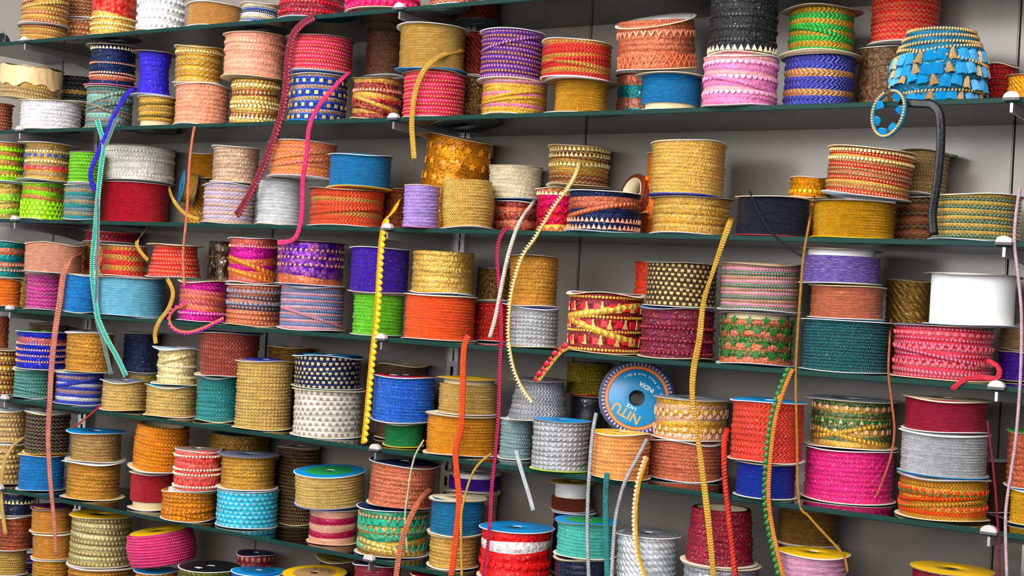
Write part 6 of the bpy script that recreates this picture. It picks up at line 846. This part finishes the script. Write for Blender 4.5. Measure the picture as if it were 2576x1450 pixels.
# ---------------------------------------------------------------- blue tassel bundle
def tassel_bundle():
    root=bpy.data.objects.new('tassel_trim_bundle',None); C.objects.link(root); TX,TY,_=TASSEL_POS; root.location=(TX,TY,.0004)
    tag(root,'bright blue tassel trim bundle with gold chain rows, one loop hanging','trim bundle')
    R=.0555;h=.094; fr=math.atan2(CAM_POS[1]-TY,CAM_POS[0]-TX); rnd=random.Random(4)
    prof=lambda t: R*(1.0-.30*max(0,t-.55)**1.2/.45**1.2-.16*max(0,.3-t)/.3)
    m=26;seg=72;V=[];F=[];UV=[]
    for j in range(m+1):
        t=j/m
        for c in range(seg):
            a=2*PI*c/seg; r=prof(t)+.0012*math.sin(j*2.4)+.001*math.sin(5*a+j)
            V.append((r*math.cos(a),r*math.sin(a),t*h+.003*math.sin(a+1)*math.sin(PI*t)))
    for j in range(m):
        for c in range(seg):
            d=(c+1)%seg; F.append((j*seg+c,j*seg+d,(j+1)*seg+d,(j+1)*seg+c)); u0,u1=c/2,(c+1)/2; UV.append(((u0,j/2),(u1,j/2),(u1,j/2+.49),(u0,j/2+.49)))
    F+=[tuple(range(seg-1,-1,-1)),tuple(m*seg+c for c in range(seg))]; UV+=[((0,0),)*seg]*2
    obj('coiled_band',mesh('coiled_band',V,F,lace_mat('wave','petrol+tasselblue',.1),UV),root)
    gold=motif_mat('palegold'); blue=motif_mat('tasselblue'); tan=motif_mat('tan')
    # gold chain rows: slanted rings of links
    for t,sl in ((.97,.0),(.88,.02),(.79,.03),(.70,.09),(.62,-.10),(.16,.03)):
        P=[]; n=74
        for i in range(n):
            a=2*PI*i/n; d=(a-fr+PI)%(2*PI)-PI
            if abs(d)>2.1: continue
            tt=t+sl*math.sin(d); tt=min(.99,max(.02,tt)); r=prof(tt)+.0012
            g,fc=motif_geo('pom',.0042,.001); ca,sa=math.cos(a),math.sin(a)
            P.append(([(r*ca+(-sa*v[0]*.75+ca*v[1]*.7),r*sa+(ca*v[0]*.75+sa*v[1]*.7),tt*h+v[2]*1.15+.25*v[0]) for v in g],fc))
        ob=obj('gold_chain',mesh('gold_chain',*merge(P),simple('gold_chain',lin('d8a868'),.32,.45,.2,500),None),root); ob['kind']='stuff'
    meB=mesh('blue_tassel',*tas(.0155,True),blue,None,False); meG=mesh('gold_tassel',*tas(.0150,False),tan,None,False)
    for row,(t,sl) in enumerate(((.60,.06),(.44,.02),(.30,-.05),(.10,.02))):
        n=26
        for i in range(n):
            a=2*PI*(i+.5*(row%2))/n+.05*row; d=(a-fr+PI)%(2*PI)-PI
            if abs(d)>2.0: continue
            tt=t+sl*math.sin(d)+rnd.uniform(-.02,.02); r=prof(tt)+.0012
            me=meG if (i+row)%3==1 else meB
            obj('gold_tassel' if me is meG else 'blue_tassel',me,root,(r*math.cos(a),r*math.sin(a),tt*h),(rnd.uniform(-.38,-.1),rnd.uniform(-.25,.25),a+PI/2))
    # hanging loop
    L=[]
    c0=Vector((LOOP[0]-TX,LOOP[1]-TY,LOOP[2]))
    for i in range(33):
        a=PI*.62+ (2*PI*.94)*i/32
        L.append(c0+Vector((.0195*math.cos(a)*(1+.08*math.sin(a)),.004*math.sin(a),.0275*math.sin(a)+.15*.0195*math.cos(a))))
    V=[];F=[]
    for i,p in enumerate(L):
        dirn=(p-c0).normalized()
        for x,y in ((-.5,-.0035),(.5,-.0035),(.5,.0035),(-.5,.0035)): V.append(tuple(p+dirn*(x*.0042)+Vector((0,y,0))))
    for i in range(len(L)-1):
        for j in range(4): q_=(j+1)%4; F.append((i*4+j,i*4+q_,(i+1)*4+q_,(i+1)*4+j))
    lp=obj('hanging_loop',mesh('hanging_loop',V,F,lace_mat('plain','azured',.1),[((0,0),)*4]*len(F)),root)
    P=[]
    for i in range(46):
        f=i/46*32; p=L[int(f)].lerp(L[min(32,int(f)+1)],f%1); g,fc=motif_geo('pom',.0040,.001); P.append(([tuple(p+Vector((0,-.004,0))+Vector((v[0],v[1]*.7,v[2]*.8))) for v in g],fc))
    ob=obj('gold_chain',mesh('gold_chain',*merge(P),simple('gold_chain',lin('d8a868'),.32,.45,.2,500),None),lp); ob['kind']='stuff'
    for i in (3,8,13,18,24,29):
        p=L[i]; dirn=(c0-p).normalized(); obj('blue_tassel',meB,lp,tuple(p+dirn*.005+Vector((0,-.002,0))),(0,rnd.uniform(-1,1),0)).scale=(.8,.8,.62)
def tas(s,fat):
    # a knot and a fan of separate strands
    parts=[]; ns=9 if fat else 7; spread=.42 if fat else .34; top=.34 if fat else .10
    rnd=random.Random(11 if fat else 12)
    for i in range(ns):
        f=(i/(ns-1)-.5)*2; w_=s*spread/ns*1.15; dy=-.0018*(1-f*f)-rnd.uniform(0,.0006); L=-.5+rnd.uniform(-.05,.07)
        V=[];F=[]
        for t,yy in ((0,.4),(.35,.12),(.7,-.2),(1,L)):
            xc=s*(f*(top+(spread-top)*t)); zc=s*yy; y0=dy*(.5+.5*math.sin(PI*(.2+.7*t)))
            V+=[(xc-w_,y0+.0007,zc),(xc,y0-.0006,zc),(xc+w_,y0+.0007,zc)]
        for k_ in range(3):
            for j in range(2): a=k_*3+j; F.append((a,a+3,a+4,a+1))
        parts.append((V,F))
    g,fc=motif_geo('pom',s*(.34 if not fat else .30),.001); parts.append(([(v[0]*(1 if not fat else 2.0),v[1]*.6-.0006,v[2]*.6+s*.40) for v in g],fc))
    return merge(parts)
LOOP=LOOP_POS
tassel_bundle()
# ---------------------------------------------------------------- dark pouch with tag at the top left corner
root=bpy.data.objects.new('zip_pouch',None); C.objects.link(root); root.location=POUCH_POS; tag(root,'black and green printed pouch at the top left corner','pouch')
V=[];F=[];m=9;seg=20
for j in range(m):
    t=j/(m-1); r=.022*math.sin(PI*(.18+.80*t))**.6
    for c in range(seg): a=2*PI*c/seg; V.append((r*math.cos(a)*(1+.08*math.sin(3*a+j)),.5*r*math.sin(a),t*.032))
for j in range(m-1):
    for c in range(seg): d=(c+1)%seg; F.append((j*seg+c,j*seg+d,(j+1)*seg+d,(j+1)*seg+c))
F+=[tuple(range(seg-1,-1,-1)),tuple((m-1)*seg+c for c in range(seg))]
obj('pouch_body',mesh('pouch_body',V,F,lace_mat('loop','black/green3/black/lime',0),[((v,0.3),)*4 for v in range(len(F)-2)]+[((0,0),)*seg]*2),root)
V=[];F=[]
for i in range(13):
    a=i/12; p=Vector((.018+.010*math.sin(a*PI),-.012,.034-.030*a))
    for j in range(5): b=2*PI*j/5; V.append(tuple(p+Vector((.0009*math.cos(b),.0009*math.sin(b),0))))
for i in range(12):
    for j in range(5): q_=(j+1)%5; F.append((i*5+j,i*5+q_,(i+1)*5+q_,(i+1)*5+j))
obj('pull_cord',mesh('pull_cord',V,F,simple('grey_cord',lin('50545c'),.5),None),root)
